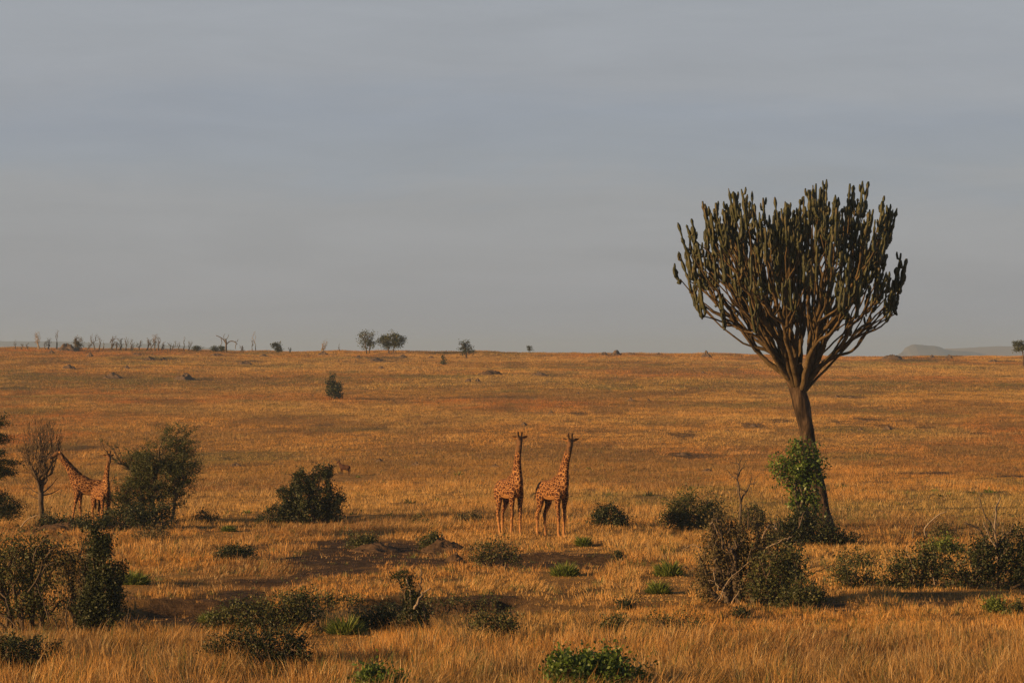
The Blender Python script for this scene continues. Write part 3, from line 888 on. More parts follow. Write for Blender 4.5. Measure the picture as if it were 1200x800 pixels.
def topi():
    sp = Spot(404, 557)
    SHORT.append((sp.x - .2, sp.d - 5, 9))
    root = empty('antelope', sp.loc, R(150))
    root.scale = (.62,) * 3
    tag(root, 'small dark brown antelope standing alone on the grass beyond the thick bush', 'antelope')
    mb = MB(); Y = (0, 1, 0)
    tor = interp([(-.78, 1.0, .05, .08), (-.70, .98, .17, .2), (-.4, .96, .21, .27), (0, .95, .24, .30), (.35, 1.02, .22, .33), (.58, 1.08, .16, .28), (.68, 1.1, .06, .12)], 20)
    add_tube(mb, np.stack([tor[:, 0], 0 * tor[:, 0], tor[:, 1]], 1), tor[:, 2:4], 14, side=Y)
    ne = interp([(.45, 0, 1.12), (.62, 0, 1.28), (.76, 0, 1.48), (.84, 0, 1.62)], 12)
    add_tube(mb, ne, interp([(.13, .22), (.11, .17), (.085, .12), (.08, .1)], 12), 12, side=Y)
    hd = interp([(.76, 0, 1.70), (.86, 0, 1.68), (1.0, 0, 1.56), (1.14, 0, 1.42), (1.2, 0, 1.36)], 12)
    add_tube(mb, hd, interp([(.05, .05), (.085, .1), (.07, .085), (.055, .06), (.03, .03)], 12), 10, side=Y)
    for s in (-1, 1):
        add_tube(mb, np.array([(.8, .06 * s, 1.72), (.76, .14 * s, 1.78), (.74, .22 * s, 1.82)]), [.025, .04, .012], 6)
        add_tube(mb, interp([(.42, .11 * s, 1.05), (.44, .13 * s, .75), (.44, .12 * s, .45), (.43, .12 * s, .12), (.46, .12 * s, 0)], 16), interp([(.09, .15), (.07, .1), (.045, .05), (.03, .033), (.04, .05)], 16), 10, side=Y)
        add_tube(mb, interp([(-.5, .11 * s, 1.0), (-.48, .14 * s, .76), (-.62, .12 * s, .48), (-.58, .12 * s, .12), (-.55, .12 * s, 0)], 16), interp([(.11, .19), (.1, .15), (.045, .06), (.03, .035), (.04, .05)], 16), 10, side=Y)
    me = remeshed('antelope_body', mb, .022, 2)
    link('body', me, mat_noise('antelope_coat', [(0.3, (0.028, 0.012, 0.007)), (0.7, (0.085, 0.034, 0.017))], 1.5, 3, .7, 0), root, True)
    for s in (-1, 1):
        h = MB()
        add_tube(h, interp([(.8, .05 * s, 1.74), (.80, .1 * s, 1.86), (.74, .15 * s, 1.98), (.72, .13 * s, 2.1)], 9), np.linspace(.028, .01, 9), 7)
        h.build('horn', M['horn'], root, True)
    t = MB(); add_tube(t, interp([(-.76, 0, 1.12), (-.84, .02, .98), (-.84, .03, .7), (-.82, .03, .5)], 8), [.02, .018, .016, .016, .02, .026, .026, .006], 6)
    t.build('tail', M['hair_dark'], root, True)
topi()

# ------------------------------------------------------------------ mounds and rocks
def mound_mesh(a, b, h, rng, n=40, m=18, sharp=1.4):
    rr = np.linspace(0, 1, m)
    V = [(0, 0, h)]
    seed = int(rng.integers(1000))
    for r in rr[1:]:
        for k in range(n):
            t = 2 * math.pi * k / n
            w = 1 + .35 * (vnoise(np.array([math.cos(t) * 1.6 + 5]), np.array([math.sin(t) * 1.6 + 5]), seed)[0] - .5)
            z = h * (1 - r ** sharp) * (1 - .35 * r)
            z += h * 1.0 * (fbm(np.array([r * math.cos(t) * 3.2 + 9]), np.array([r * math.sin(t) * 3.2 + 9]), seed + 3, 4)[0] - .5) * (r < .93)
            V.append((a * r * w * math.cos(t), b * r * w * math.sin(t), z if r < .99 else -.15))
    V = np.array(V)
    F3 = [(0, 1 + k, 1 + (k + 1) % n) for k in range(n)]
    F4 = []
    for i in range(m - 2):
        for k in range(n):
            p = 1 + i * n
            F4.append((p + k, p + n + k, p + n + (k + 1) % n, p + (k + 1) % n))
    return V, F3, F4
def mound(px, py, wpx, hpx, label, group=None, seed=0, mat='earth_far', d=None, depth=.8, sharp=1.4, name='earth_mound', cat='mound'):
    rng = np.random.default_rng(seed + int(px * 7 + py))
    sp = Spot(px, py, d)
    V, F3, F4 = mound_mesh(wpx * sp.s / 2, wpx * sp.s / 2 * depth, hpx * sp.s, rng, sharp=sharp)
    me = mesh_np(name, V, [np.array(F4), np.array(F3)])
    o = link(name, me, M[mat], None, False, sp.loc)
    tag(o, label, cat, group)
    if sp.d < 230: CLEAR.append((sp.x, sp.d, wpx * sp.s * .4))
    return o
mound(440, 645, 66, 9, 'low dark eroded earth mound with a leafy shrub on its left end', mat='earth', depth=1.0)
mound(522, 645, 54, 13, 'dark peaked earth mound on the bare bank below the standing giraffes', mat='earth', depth=.8, sharp=1.0)
mound(534, 657, 26, 9, 'small rounded dry earth mound just in front of the dark peaked one', mat='earth')
mound(958, 708, 46, 16, 'dark bare earth mound at the right foot of the dry thorn thicket', mat='earth')
mound(72, 620, 60, 9, 'dark bare earth mound at the foot of the bare tree', mat='earth', depth=.6)
# skyline and slope
mound(79, 413, 30, 8, 'broad earth mound on the skyline beside the leaning half dead tree', 'termite mounds on the slope', d=628)
mound(707, 416, 16, 4, 'flat left half of the double earth mound on the skyline', 'termite mounds on the slope', d=630)
mound(722, 416, 14, 7, 'pointed right half of the double earth mound on the skyline', 'termite mounds on the slope', d=630, sharp=.9)
mound(827, 418, 15, 8, 'pointed dark earth mound alone on the skyline left of the candelabra tree', 'termite mounds on the slope', d=615, sharp=.9)
mound(1046, 419, 28, 6, 'broad low mound on the skyline just right of the candelabra tree', 'termite mounds on the slope', d=632)
mound(132, 443, 26, 7, 'wide dark earth mound on the upper slope, second from left of three', 'termite mounds on the slope')
mound(81, 432, 17, 5, 'leftmost dark earth mound on the upper slope under the leaning half dead tree', 'termite mounds on the slope')
mound(217, 445, 28, 8, 'grey brown boulder-like mound on the upper slope, right of the wide one', 'termite mounds on the slope')
mound(277, 546, 16, 5, 'low earth mound on the grass above and left of the thick bush', 'termite mounds on the slope')
mound(580, 548, 13, 5, 'dark earth lump on the grass just left of the standing giraffes', 'termite mounds on the slope')
mound(829, 553, 15, 5, 'dark earth lump on the grass above the smooth round bush', 'termite mounds on the slope')
mound(488, 545, 13, 4.5, 'dark earth lump on the grass right of the antelope', 'termite mounds on the slope')
mound(575, 439, 32, 6, 'broad greenish mound on the upper slope below the small skyline tree', 'termite mounds on the slope', mat='earth')
for i, (px, py, w, h) in enumerate([(149, 432, 9, 4), (175, 422, 15, 4), (192, 422, 9, 4), (287, 427, 20, 4), (87, 545, 7, 2.5), (104, 545, 7, 2.5), (106, 418, 9, 5),
        (379, 416, 15, 4), (440, 423, 22, 4), (446, 432, 12, 3), (549, 447, 9, 4), (560, 447, 8, 4), (455, 481, 6, 2.5), (445, 541, 10, 4),
        (472, 419, 12, 4), (420, 420, 10, 4), (632, 440, 18, 4), (824, 438, 8, 3), (677, 462, 7, 3), (739, 470, 9, 4.5), (760, 470, 6, 3), (646, 484, 8, 3), (614, 498, 9, 3.5),
        (800, 533, 17, 3), (852, 506, 8, 3), (997, 466, 10, 3), (980, 466, 10, 3), (1040, 503, 12, 4), (740, 416, 12, 3), (772, 416, 10, 3), (1112, 420, 12, 4), (1092, 419, 8, 3),
        (60, 414, 9, 4), (160, 416, 14, 3), (1165, 424, 14, 3.5), (310, 418, 14, 3), (255, 417, 22, 3), (505, 420, 8, 3.5), (1008, 504, 9, 3), (883, 500, 11, 3)]):
    mound(px, py, w, h, 'small dark earth lump in the grass of the far slope', 'small earth lumps on the far slope', seed=i, name='earth_lump')

# ------------------------------------------------------------------ bare tree, acacias, edge tree
def bare_tree():
    rng = np.random.default_rng(8)
    sp = Spot(49, 610)
    root = empty('bare_tree', sp.loc)
    tag(root, 'leafless vase-shaped tree with fine upright twigs at which a giraffe browses', 'tree')
    t = MB()
    P = np.array([sp.L(49, 613), sp.L(49, 600), sp.L(48, 588), sp.L(48, 578)])
    add_tube(t, P, np.array([4.2, 3.3, 3.2, 3.6]) * sp.s, 9)
    t.build('trunk', M['bark'], root, True)
    T = []
    while len(T) < 190:
        x, z, y = rng.uniform(-1, 1), rng.uniform(0, 1), rng.uniform(-1, 1)
        hw = np.interp(z, [0, .25, .55, .8, 1], [8, 19, 26, 25, 14])
        if x * x + y * y > 1: continue
        T.append(sp.L(48 + x * hw, 562 - z * 66, y * hw * sp.s))
    T = np.array(T)
    b = MB()
    for pts, rd in skeleton(P[-1] - [0, 0, .1], (0, 0, 1), T, rng, .015, .47, fr=(.3, .45), droop=.75, wig=.03):
        add_tube(b, pts, rd, 5, cap=False)
    for q in T:                                           # brushy upright ends
        for k in range(3):
            e_ = q + np.array([rng.normal() * .12 + (q[0]) * .04, rng.normal() * .12, rng.uniform(.2, .5)])
            add_tube(b, np.array([q, (q + e_) / 2 + rng.normal(size=3) * .02, e_]), [.011, .01, .005], 4, cap=False)
    for x0, y0, x1, y1 in [(46, 578, 28, 566), (50, 580, 70, 572), (47, 584, 30, 577), (49, 578, 66, 560)]:
        add_tube(b, interp([sp.L(x0, y0), sp.L((x0 + x1) / 2, (y0 + y1) / 2 + 2, .2), sp.L(x1, y1, .4)], 6), np.linspace(.045, .015, 6), 5)
    b.build('crown', M['bark'], root)
    CLEAR.append((sp.x, sp.d, .4))
bare_tree()

def acacia_bush():
    rng = np.random.default_rng(9)
    sp = Spot(185, 614)
    root = empty('acacia_tree', sp.loc)
    tag(root, 'bushy green thorn tree leaning to the right with one bare branch reaching left', 'tree')
    lob = [(172, 578, 30, 22), (188, 558, 28, 22), (150, 592, 24, 16), (178, 545, 24, 14), (205, 515, 17, 22), (192, 535, 30, 22), (212, 555, 20, 22), (182, 565, 34, 22), (165, 548, 20, 14), (200, 585, 20, 16), (160, 585, 22, 18), (222, 545, 12, 10)]
    P = lobe_points(sp, lob, 470, rng, .8, .3)
    spur = np.array([sp.L(x, y, rng.uniform(-.5, .5)) for x, y in [(121, 516), (126, 521), (131, 526), (139, 523), (140, 532), (147, 538), (137, 541), (131, 537), (150, 545), (155, 532), (147, 526)]])
    for x0, y0, x1, y1, r in [(183, 616, 178, 585, 3.0), (200, 616, 205, 585, 2.2), (160, 614, 150, 590, 1.6)]:
        tw = MB()
        add_tube(tw, interp([sp.L(x0, y0), sp.L((x0 + x1) / 2 + 1, (y0 + y1) / 2), sp.L(x1, y1)], 6), np.linspace(r, r * .75, 6) * sp.s, 7)
        tw.build('trunk', M['bark'], root, True)
    b = MB()
    starts = [sp.L(178, 586), sp.L(205, 586), sp.L(150, 592)]
    a = np.argmin(np.stack([np.abs(P[:, 0] - s[0]) + (0 if i == 0 else .5) for i, s in enumerate(starts)]), 0)
    for i, s in enumerate(starts):
        S = P[a == i]
        if len(S):
            for pts, rd in skeleton(s, (0.15, 0, .98), S, rng, .016, .46): add_tube(b, pts, rd, 5, cap=False)
            b.build('branch', M['bark'], root); b = MB()
    for pts, rd in skeleton(sp.L(172, 575), (-.8, 0, .5), spur, rng, .03, .5): add_tube(b, pts, rd, 5, cap=False)
    b.build('branch', M['bark'], root); b = MB()
    add_tube(b, interp([sp.L(150, 588), sp.L(140, 583, -.3), sp.L(131, 579, -.4)], 5), [.06, .055, .05, .045, .03], 6)
    b.build('branch', M['bark'], root)
    lf = MB()
    # leaves in short outward sprays, drawn along slanting twigs
    def sprays(Q, per, ln):
        for q in Q:
            m = rng.integers(3, 6)
            for k in range(m):
                d_ = np.array([rng.normal() * .6 + (.35 if q[0] > 0 else -.35), rng.normal() * .7, rng.uniform(.1, .7)]); d_ /= np.linalg.norm(d_)
                u = rng.uniform(0, 1, per)[:, None]
                C = q + d_ * ln * u + rng.normal(size=(per, 3)) * .04
                add_leaves(lf, C, .085, rng, .42, .2, np.clip(rng.uniform(0, 1) * .6 + rng.uniform(0, .4, per), 0, 1))
    sprays(P, 24, .78); sprays(spur, 9, .2)
    lf.build('foliage', M['leaf_mid'], root)
    CLEAR.append((sp.x, sp.d, 1.2))
acacia_bush()

def edge_acacia():
    rng = np.random.default_rng(10)
    sp = Spot(-26, 640)
    root = empty('acacia_tree', sp.loc)
    tag(root, 'flat-layered acacia cut off by the left edge, dark leaf shelves poking in', 'tree')
    t = MB()
    tk = interp([sp.L(-26, 646), sp.L(-30, 600), sp.L(-24, 550), sp.L(-28, 500), sp.L(-30, 478)], 14)
    add_tube(t, tk, np.linspace(5, 2.2, 14) * sp.s, 8)
    t.build('trunk', M['bark'], root, True)
    shelves = [(-20, 492, 36, 8), (-10, 514, 24, 6), (-10, 541, 30, 6), (-4, 553, 22, 6), (0, 590, 30, 11), (-20, 580, 30, 10), (6, 600, 22, 8), (-30, 530, 36, 8)]
    b, lf = MB(), MB()
    for l in shelves:
        P = lobe_points(sp, [l], 34, rng, .9, .3)
        st = tk[np.argmin(np.abs(tk[:, 2] - P[:, 2].mean() + .25))]
        b = MB()
        for pts, rd in skeleton(st, (.6, 0, .4), P, rng, .014, .45): add_tube(b, pts, rd, 5, cap=False)
        b.build('branch', M['bark'], root)
        C = np.repeat(P, 74, 0) + rng.normal(size=(len(P) * 74, 3)) * np.array([.19, .19, .075])
        add_leaves(lf, C, .085, rng, .45, 0, np.clip(np.repeat(rng.random(len(P)) * .6, 74) + rng.uniform(0, .4, len(C)), 0, 1))
    lf.build('foliage', M['leaf_dark'], root)
edge_acacia()

# ------------------------------------------------------------------ bushes
bush('bush', 140, 621, [(112, 614, 28, 8), (150, 608, 36, 14), (185, 606, 22, 14), (98, 616, 16, 6)], 'long low dark bush hiding the hooves of the browsing giraffes', leafmat='leaf_dark', n=150, per=30, seed=31, size=.10, spread=.2, depth=.6)
bush('bush', 66, 616, [(64, 611, 14, 6), (48, 614, 8, 4)], 'small dark bush at the foot of the leafless vase-shaped tree', n=34, seed=32, size=.1, spread=.18)
bush('bush', 186, 636, [(178, 628, 22, 9), (150, 634, 16, 6)], 'grey dry scrub in front of the leaning thorn tree', leafmat='leaf_dry', n=60, per=18, seed=33, size=.09)
bush('bush', 358, 614, [(335, 600, 24, 13), (318, 607, 18, 7), (355, 600, 30, 13), (385, 602, 18, 11), (360, 585, 24, 22), (356, 578, 15, 26), (378, 575, 13, 27), (345, 582, 10, 18), (389, 592, 10, 20), (374, 553, 9, 9), (350, 556, 6, 6), (331, 578, 6, 8), (398, 583, 4, 5), (395, 606, 8, 8), (384, 551, 7, 7)],
     'thick dark bush with a ragged two-pronged top standing alone before the antelope', leafmat='leaf_dark', n=420, per=26, seed=34, size=.10, spread=.13, depth=.85, stems=5)
bush('bush', 716, 619, [(716, 606, 17, 12), (728, 612, 10, 7), (704, 602, 9, 8), (697, 613, 8, 4)], 'small round dark bush on the grass right of the standing giraffes', n=90, per=28, seed=35, size=.1, spread=.17)
bush('bush', 809, 621, [(812, 600, 28, 18), (795, 608, 18, 12), (830, 606, 16, 15)], 'smooth dome-shaped green bush behind the dry thorn thicket', leafmat='leaf_mid', n=150, per=34, seed=36, size=.1, spread=.19, shell=.6)
bush('bush', 880, 617, [(884, 604, 11, 10), (890, 609, 7, 6)], 'little dark bush half hidden between the thorn thicket and the big tree', n=40, seed=37, size=.1, spread=.16)
# trunk creeper and base
def creeper():
    rng = np.random.default_rng(38)
    sp = Spot(945, 632)
    root = empty('climbing_shrub', sp.loc)
    tag(root, 'bright green leafy shrub climbing the trunk of the candelabra tree', 'shrub')
    lob = [(937, 540, 22, 18), (938, 524, 11, 10), (915, 547, 14, 8), (926, 558, 18, 12), (948, 560, 14, 20), (944, 588, 10, 12), (952, 548, 12, 14), (938, 574, 14, 12), (928, 545, 18, 14), (942, 600, 7, 12), (950, 590, 8, 14), (932, 590, 5, 10)]
    P = lobe_points(sp, lob, 150, rng, .75, .45); P[:, 1] -= .45
    b = MB()
    for base, S in ((np.array([.15, -.4, -.05]), P[::2]), (np.array([-.35, -.3, -.05]), P[1::2])):
        b = MB()
        for pts, rd in skeleton(base, (0, 0, 1), S, rng, .016, .46, droop=.9): add_tube(b, pts, rd, 5, cap=False)
        b.build('branch', M['bark_dead'], root)
    lf = MB()
    C = np.repeat(P, 26, 0) + rng.normal(size=(len(P) * 26, 3)) * .17
    add_leaves(lf, C, .15, rng, .62, .25, np.clip(np.repeat(rng.random(len(P)) * .55, 26) + rng.uniform(0, .45, len(C)), 0, 1))
    lf.build('foliage', M['leaf_bright'], root)
creeper()
bush('bush', 938, 640, [(930, 624, 26, 14), (955, 622, 20, 15), (912, 632, 16, 8), (940, 610, 14, 10), (975, 628, 14, 8), (990, 633, 12, 4)], 'dark tangled bush heaped around the foot of the candelabra tree', n=190, per=30, seed=39, size=.1, spread=.19, depth=.7)
# dry thorn thicket
TH = [[(835, 612), (850, 640), (862, 672), (858, 700)], [(905, 650), (880, 640), (862, 637), (848, 645)], [(895, 640), (910, 632), (922, 628)], [(840, 700), (850, 680), (870, 660), (880, 655)], [(832, 708), (846, 690), (862, 668), (868, 660)],
      [(838, 690), (852, 670), (875, 652), (895, 662)], [(905, 700), (902, 692), (895, 690)], [(855, 705), (870, 680), (876, 665)], [(800, 662), (807, 668), (808, 690)], [(807, 668), (812, 662)], [(930, 690), (945, 672), (960, 665), (974, 658)], [(820, 640), (812, 638), (800, 642)],
      [(876, 620), (874, 600), (871, 585)], [(838, 606), (846, 630), (850, 650)]]
_r = np.random.default_rng(77)
for _k in range(34):
    _x, _y = _r.uniform(822, 935), _r.uniform(612, 690)
    _a = _r.uniform(-1, 1); _l = _r.uniform(10, 30)
    TH.append([(_x, _y), (_x + _a * _l * .4, _y - _l * .5 + _r.normal() * 3), (_x + _a * _l, _y - _l * (.8 - .7 * abs(_a)))])
bush('thorn_thicket', 872, 706, [(850, 640, 28, 30), (880, 630, 30, 30), (835, 665, 22, 30), (870, 670, 36, 32), (905, 655, 32, 34), (925, 675, 22, 26), (900, 690, 30, 18), (845, 615, 18, 18), (822, 690, 14, 14)],
     'big tangled dry thorn thicket with bare grey sticks below the candelabra tree', 'bush', leafmat='leaf_dry', n=520, per=15, seed=40, size=.085, spread=.17, depth=.7, stems=9, rtip=.022, bark='bark_dead', extra=dead_twigs(TH, .024, -1.1, -.2), shell=.15)
bush('bush', 905, 709, [(905, 670, 24, 30), (925, 660, 16, 22), (890, 690, 18, 14), (935, 685, 14, 18)], 'dark leafy bush grown through the right side of the dry thorn thicket', leafmat='leaf_mid', n=130, per=14, seed=41, size=.095, spread=.2, depth=.6, stems=4)
bush('bush', 940, 716, [(945, 695, 18, 14), (925, 704, 16, 10), (960, 700, 10, 8)], 'grey green low scrub at the right foot of the thorn thicket', leafmat='leaf_mid', n=70, per=20, seed=42, size=.09, spread=.2)
def bare_sapling():
    rng = np.random.default_rng(43)
    sp = Spot(868, 640)
    o = MB()
    T = np.array([sp.L(x, y, rng.uniform(-.4, .4)) for x, y in [(862, 535), (866, 545), (858, 552), (872, 548), (876, 538), (887, 562), (884, 568), (853, 560), (860, 566), (880, 553), (868, 531), (856, 541), (850, 549), (890, 556)]])
    for pts, rd in skeleton(sp.L(868, 590), (0, 0, 1), T, rng, .02, .4): add_tube(o, pts, rd, 5)
    add_tube(o, interp([sp.L(866, 642), sp.L(867, 615), sp.L(868, 590)], 6), np.linspace(.085, .05, 6), 7)
    ob = o.build('bare_sapling', M['bark_dead'], None, False, sp.loc)
    tag(ob, 'thin leafless sapling rising out of the dry thorn thicket', 'tree')
bare_sapling()
# right-hand thickets
TR = [[(1128, 612), (1142, 617), (1152, 628), (1158, 640)], [(1166, 640), (1162, 620), (1148, 595), (1144, 575)], [(1166, 640), (1165, 610), (1168, 590), (1172, 582)], [(1166, 640), (1178, 625), (1186, 612)], [(1085, 628), (1082, 618), (1094, 605), (1106, 598)], [(1070, 630), (1070, 618), (1073, 614)], [(1166, 640), (1156, 628), (1150, 610)]]
bush('bush', 1155, 690, [(1165, 655, 26, 22), (1190, 650, 30, 26), (1140, 668, 26, 18), (1180, 675, 34, 14), (1120, 670, 18, 14), (1150, 640, 16, 12), (1215, 650, 24, 30)], 'wide dark green thicket cut off by the right edge with bare pale twigs above', leafmat='leaf_dark', n=270, per=20, seed=44, size=.1, spread=.2, depth=.7, stems=6, extra=dead_twigs(TR, .045, -.6, 0))
bush('bush', 1075, 688, [(1075, 665, 22, 16), (1050, 672, 16, 12), (1095, 660, 18, 16), (1060, 655, 12, 10), (1088, 645, 10, 10)], 'dark ragged bush with dry stalks left of the wide right-hand thicket', leafmat='leaf_mid', n=120, per=16, seed=45, size=.1, spread=.2, stems=4,
     extra=dead_twigs([[(1070, 684), (1066, 660), (1060, 640)], [(1084, 684), (1078, 664), (1076, 650)], [(1095, 686), (1088, 668), (1080, 655)]], .025))
bush('bush', 1108, 652, [(1105, 640, 14, 8), (1118, 644, 10, 6)], 'fresh bright green low bush behind the ragged right-hand bush', leafmat='herb', n=60, per=20, seed=46, size=.1, spread=.16)
bush('bush', 1106, 632, [(1106, 625, 15, 7)], 'pale grey green low shrub on the grass behind the right-hand bushes', leafmat='leaf_dry', n=40, per=24, seed=47, size=.09, spread=.16)
def sapling2():
    rng = np.random.default_rng(48)
    sp = Spot(1168, 660)
    root = empty('sapling', sp.loc)
    tag(root, 'slender sparse-leaved sapling standing up out of the right-hand thicket', 'tree')
    T = np.array([sp.L(x, y, rng.uniform(-.3, .3)) for x, y in [(1160, 606), (1165, 600), (1171, 604), (1176, 612), (1155, 614), (1168, 592), (1180, 622), (1152, 622), (1162, 618), (1172, 618)]])
    b = MB()
    for pts, rd in skeleton((0, 0, 0), (0, 0, 1), T, rng, .014, .5): add_tube(b, pts, rd, 5)
    b.build('branch', M['bark_pale'], root)
    lf = MB(); C = np.repeat(T, 16, 0) + rng.normal(size=(len(T) * 16, 3)) * .15
    add_leaves(lf, C, .08, rng); lf.build('foliage', M['leaf_mid'], root)
sapling2()
bush('bush', 1010, 690, [(1005, 680, 26, 8), (1030, 690, 26, 7), (985, 672, 16, 8), (1060, 697, 20, 6)], 'sprawling dull green weeds on the ground right of the thorn thicket', leafmat='leaf_mid', n=110, per=16, seed=49, size=.09, spread=.22, clear=0)
bush('bush', 1002, 668, [(1000, 658, 18, 7), (1015, 660, 10, 5)], 'low pale green weed patch between thorn thicket and ragged bush', leafmat='leaf_mid', n=40, per=16, seed=50, size=.09, clear=0)
# left foreground thicket
TL = [[(0, 688), (12, 697), (18, 712), (16, 720)], [(0, 715), (18, 722), (28, 733), (25, 724), (33, 722)], [(60, 650), (68, 640), (74, 632)], [(48, 655), (50, 640), (60, 630), (70, 634)], [(64, 725), (58, 700), (50, 680)], [(75, 735), (70, 725), (60, 712)],
      [(85, 735), (84, 715), (88, 695)], [(55, 670), (62, 660), (72, 655)], [(40, 690), (52, 672), (60, 652)], [(30, 615), (38, 606), (52, 601)]]
bush('bush', 40, 738, [(15, 660, 34, 26), (45, 668, 26, 24), (10, 700, 36, 26), (50, 705, 28, 22), (30, 640, 36, 16), (60, 640, 18, 12), (-20, 670, 30, 40)], 'large green leafy bush with orange dead stems at the left edge', leafmat='leaf_mid', n=330, per=15, seed=51, size=.085, spread=.19, depth=.7, stems=6, extra=dead_twigs(TL, .028, -1.3, -.7))
bush('thorn_bush', 100, 740, [(90, 668, 18, 24), (78, 655, 14, 12), (95, 700, 20, 24), (105, 640, 10, 12)], 'thin dry twiggy bush between the left leafy bush and the dark pillar bush', 'bush', leafmat='leaf_dry', n=150, per=12, seed=52, size=.07, spread=.16, stems=4, bark='bark_dead', shell=.1)
bush('bush', 118, 742, [(116, 655, 11, 26), (116, 640, 8, 14), (122, 690, 20, 28), (122, 640, 7, 12), (112, 618, 4, 10), (116, 690, 14, 24), (128, 705, 12, 26), (122, 725, 18, 14), (139, 668, 7, 8), (105, 715, 14, 18)], 'dark pillar-shaped bush standing tall beside the left leafy bush', leafmat='leaf_dark', n=340, per=26, seed=53, size=.085, spread=.13, depth=.9, stems=4,
     extra=dead_twigs([[(132, 730), (138, 712), (142, 692)], [(150, 742), (152, 728), (156, 716)], [(152, 735), (151, 722), (153, 712)]], .03))
bush('bush', 30, 785, [(14, 764, 28, 20), (40, 770, 20, 20), (20, 785, 40, 14), (62, 760, 8, 12), (-8, 766, 20, 18), (36, 785, 12, 10)], 'dark low bush sunk in tall grass at the lower left corner', n=170, per=26, seed=54, size=.07, spread=.14)
bush('bush', 315, 742, [(290, 718, 34, 15), (330, 712, 34, 14), (355, 718, 24, 14), (265, 730, 26, 12), (315, 732, 40, 12), (345, 700, 20, 6)], 'sprawling mid green bush along the eroded gully edge', leafmat='leaf_mid', n=230, per=15, seed=55, size=.08, spread=.17, depth=.6, stems=6, extra=dead_twigs([[(360, 735), (372, 725), (366, 714)], [(378, 740), (370, 728), (362, 718)]], .02))
bush('bush', 318, 782, [(325, 758, 32, 20), (350, 765, 14, 18), (300, 775, 40, 14), (290, 748, 26, 12), (255, 756, 12, 8), (300, 762, 30, 14)], 'darker bush buried in the tall grass below the sprawling green one', n=170, per=22, seed=56, size=.075, spread=.15, stems=5)
bush('bush', 425, 738, [(440, 724, 16, 11), (455, 722, 14, 12), (425, 728, 12, 9)], 'dark low bush between the bright grass tussock and the gnarled stump', n=70, per=16, seed=57, size=.08, spread=.15)
def stump():
    bush('gnarled_shrub', 484, 742, [(478, 672, 6, 5), (480, 690, 6, 12), (486, 708, 10, 12), (482, 724, 16, 10), (494, 722, 8, 10), (466, 675, 4, 3)], 'gnarled upright shrub with a crooked dead branch by the gully', 'shrub', leafmat='leaf_dark', n=90, per=22, seed=58, size=.075, spread=.11,
         stems=2, extra=dead_twigs([[(484, 738), (482, 710), (480, 690), (476, 676)], [(486, 712), (492, 700), (498, 692), (505, 688)], [(490, 705), (492, 690), (494, 676), (493, 664)], [(495, 742), (497, 726), (496, 706)]], .045))
stump()
bush('bush', 575, 750, [(572, 730, 22, 11), (590, 734, 16, 12), (560, 724, 12, 8), (600, 728, 8, 8)], 'low green bush with arching stalks in the tall grass at centre front', leafmat='leaf_mid', n=90, per=12, seed=59, size=.075, spread=.16)
bush('bush', 700, 812, [(690, 785, 44, 16), (660, 780, 22, 12), (705, 775, 18, 10), (730, 792, 30, 10), (700, 800, 60, 12)], 'glossy broad-leaved green bush at the bottom edge, the larger one', leafmat='leaf_bright', n=200, per=24, seed=60, size=.10, spread=.15, aspect=.6)
bush('bush', 455, 815, [(435, 795, 14, 12), (455, 800, 24, 8), (480, 803, 10, 7)], 'glossy broad-leaved green bush at the bottom edge, the smaller one', leafmat='leaf_bright', n=80, per=22, seed=61, size=.09, spread=.13, aspect=.6)
bush('bush', 275, 657, [(275, 649, 18, 7), (262, 652, 8, 4)], 'low flat dark green shrub left of the bare earth bank', n=60, per=24, seed=62, size=.09, spread=.16)
bush('bush', 424, 644, [(422, 637, 14, 7), (432, 634, 7, 5)], 'small leafy shrub on the left end of the eroded mound', leafmat='leaf_mid', n=50, per=24, seed=63, size=.09, spread=.14)
bush('bush', 505, 645, [(503, 637, 13, 8), (511, 632, 8, 5)], 'small green shrub clinging to the peaked mound with a bent twig', leafmat='leaf_mid', n=55, per=24, seed=64, size=.09, spread=.14, extra=dead_twigs([[(512, 636), (517, 629), (522, 632), (530, 635)]], .03))
bush('bush', 582, 666, [(585, 644, 26, 9), (565, 650, 16, 12), (600, 652, 12, 8)], 'wide olive shrub mixed with grass right of the peaked mound', leafmat='leaf_mid', n=100, per=9, seed=65, size=.09, spread=.18)
bush('bush', 545, 612, [(545, 608, 17, 4), (556, 608, 8, 3)], 'flat grey green shrub on the grass left of the standing giraffes', leafmat='leaf_dry', n=40, per=20, seed=66, size=.1, spread=.16)
bush('bush', 243, 612, [(238, 605, 9, 6), (250, 608, 8, 6)], 'grey green scrub between the leaning thorn tree and the thick bush', leafmat='leaf_dry', n=44, per=20, seed=67, size=.09, spread=.16)
bush('bush', 492, 618, [(492, 614, 10, 5)], 'small dark scrub right of the thick two-pronged bush', leafmat='leaf_mid', n=24, per=20, seed=68, size=.09, spread=.15)
bush('bush', 716, 748, [(718, 735, 14, 12), (728, 742, 8, 8)], 'dim weedy shrub in shadow at the front edge of the tall grass', leafmat='leaf_mid', n=50, per=18, seed=69, size=.075, spread=.16)
bush('weed_strip', 545, 708, [(520, 704, 26, 3), (560, 704, 26, 3), (500, 706, 12, 3)], 'thin strip of dark weeds along the lip of the gully right of the gnarled shrub', 'weeds', leafmat='leaf_mid', n=50, per=9, seed=76, size=.08, spread=.13, clear=0)
bush('weed_strip', 385, 706, [(370, 702, 26, 3.5), (405, 702, 24, 3), (345, 704, 14, 3)], 'thin strip of dark weeds along the lip of the gully above the sprawling green bush', 'weeds', leafmat='leaf_mid', n=60, per=14, seed=77, size=.08, spread=.13, clear=0)
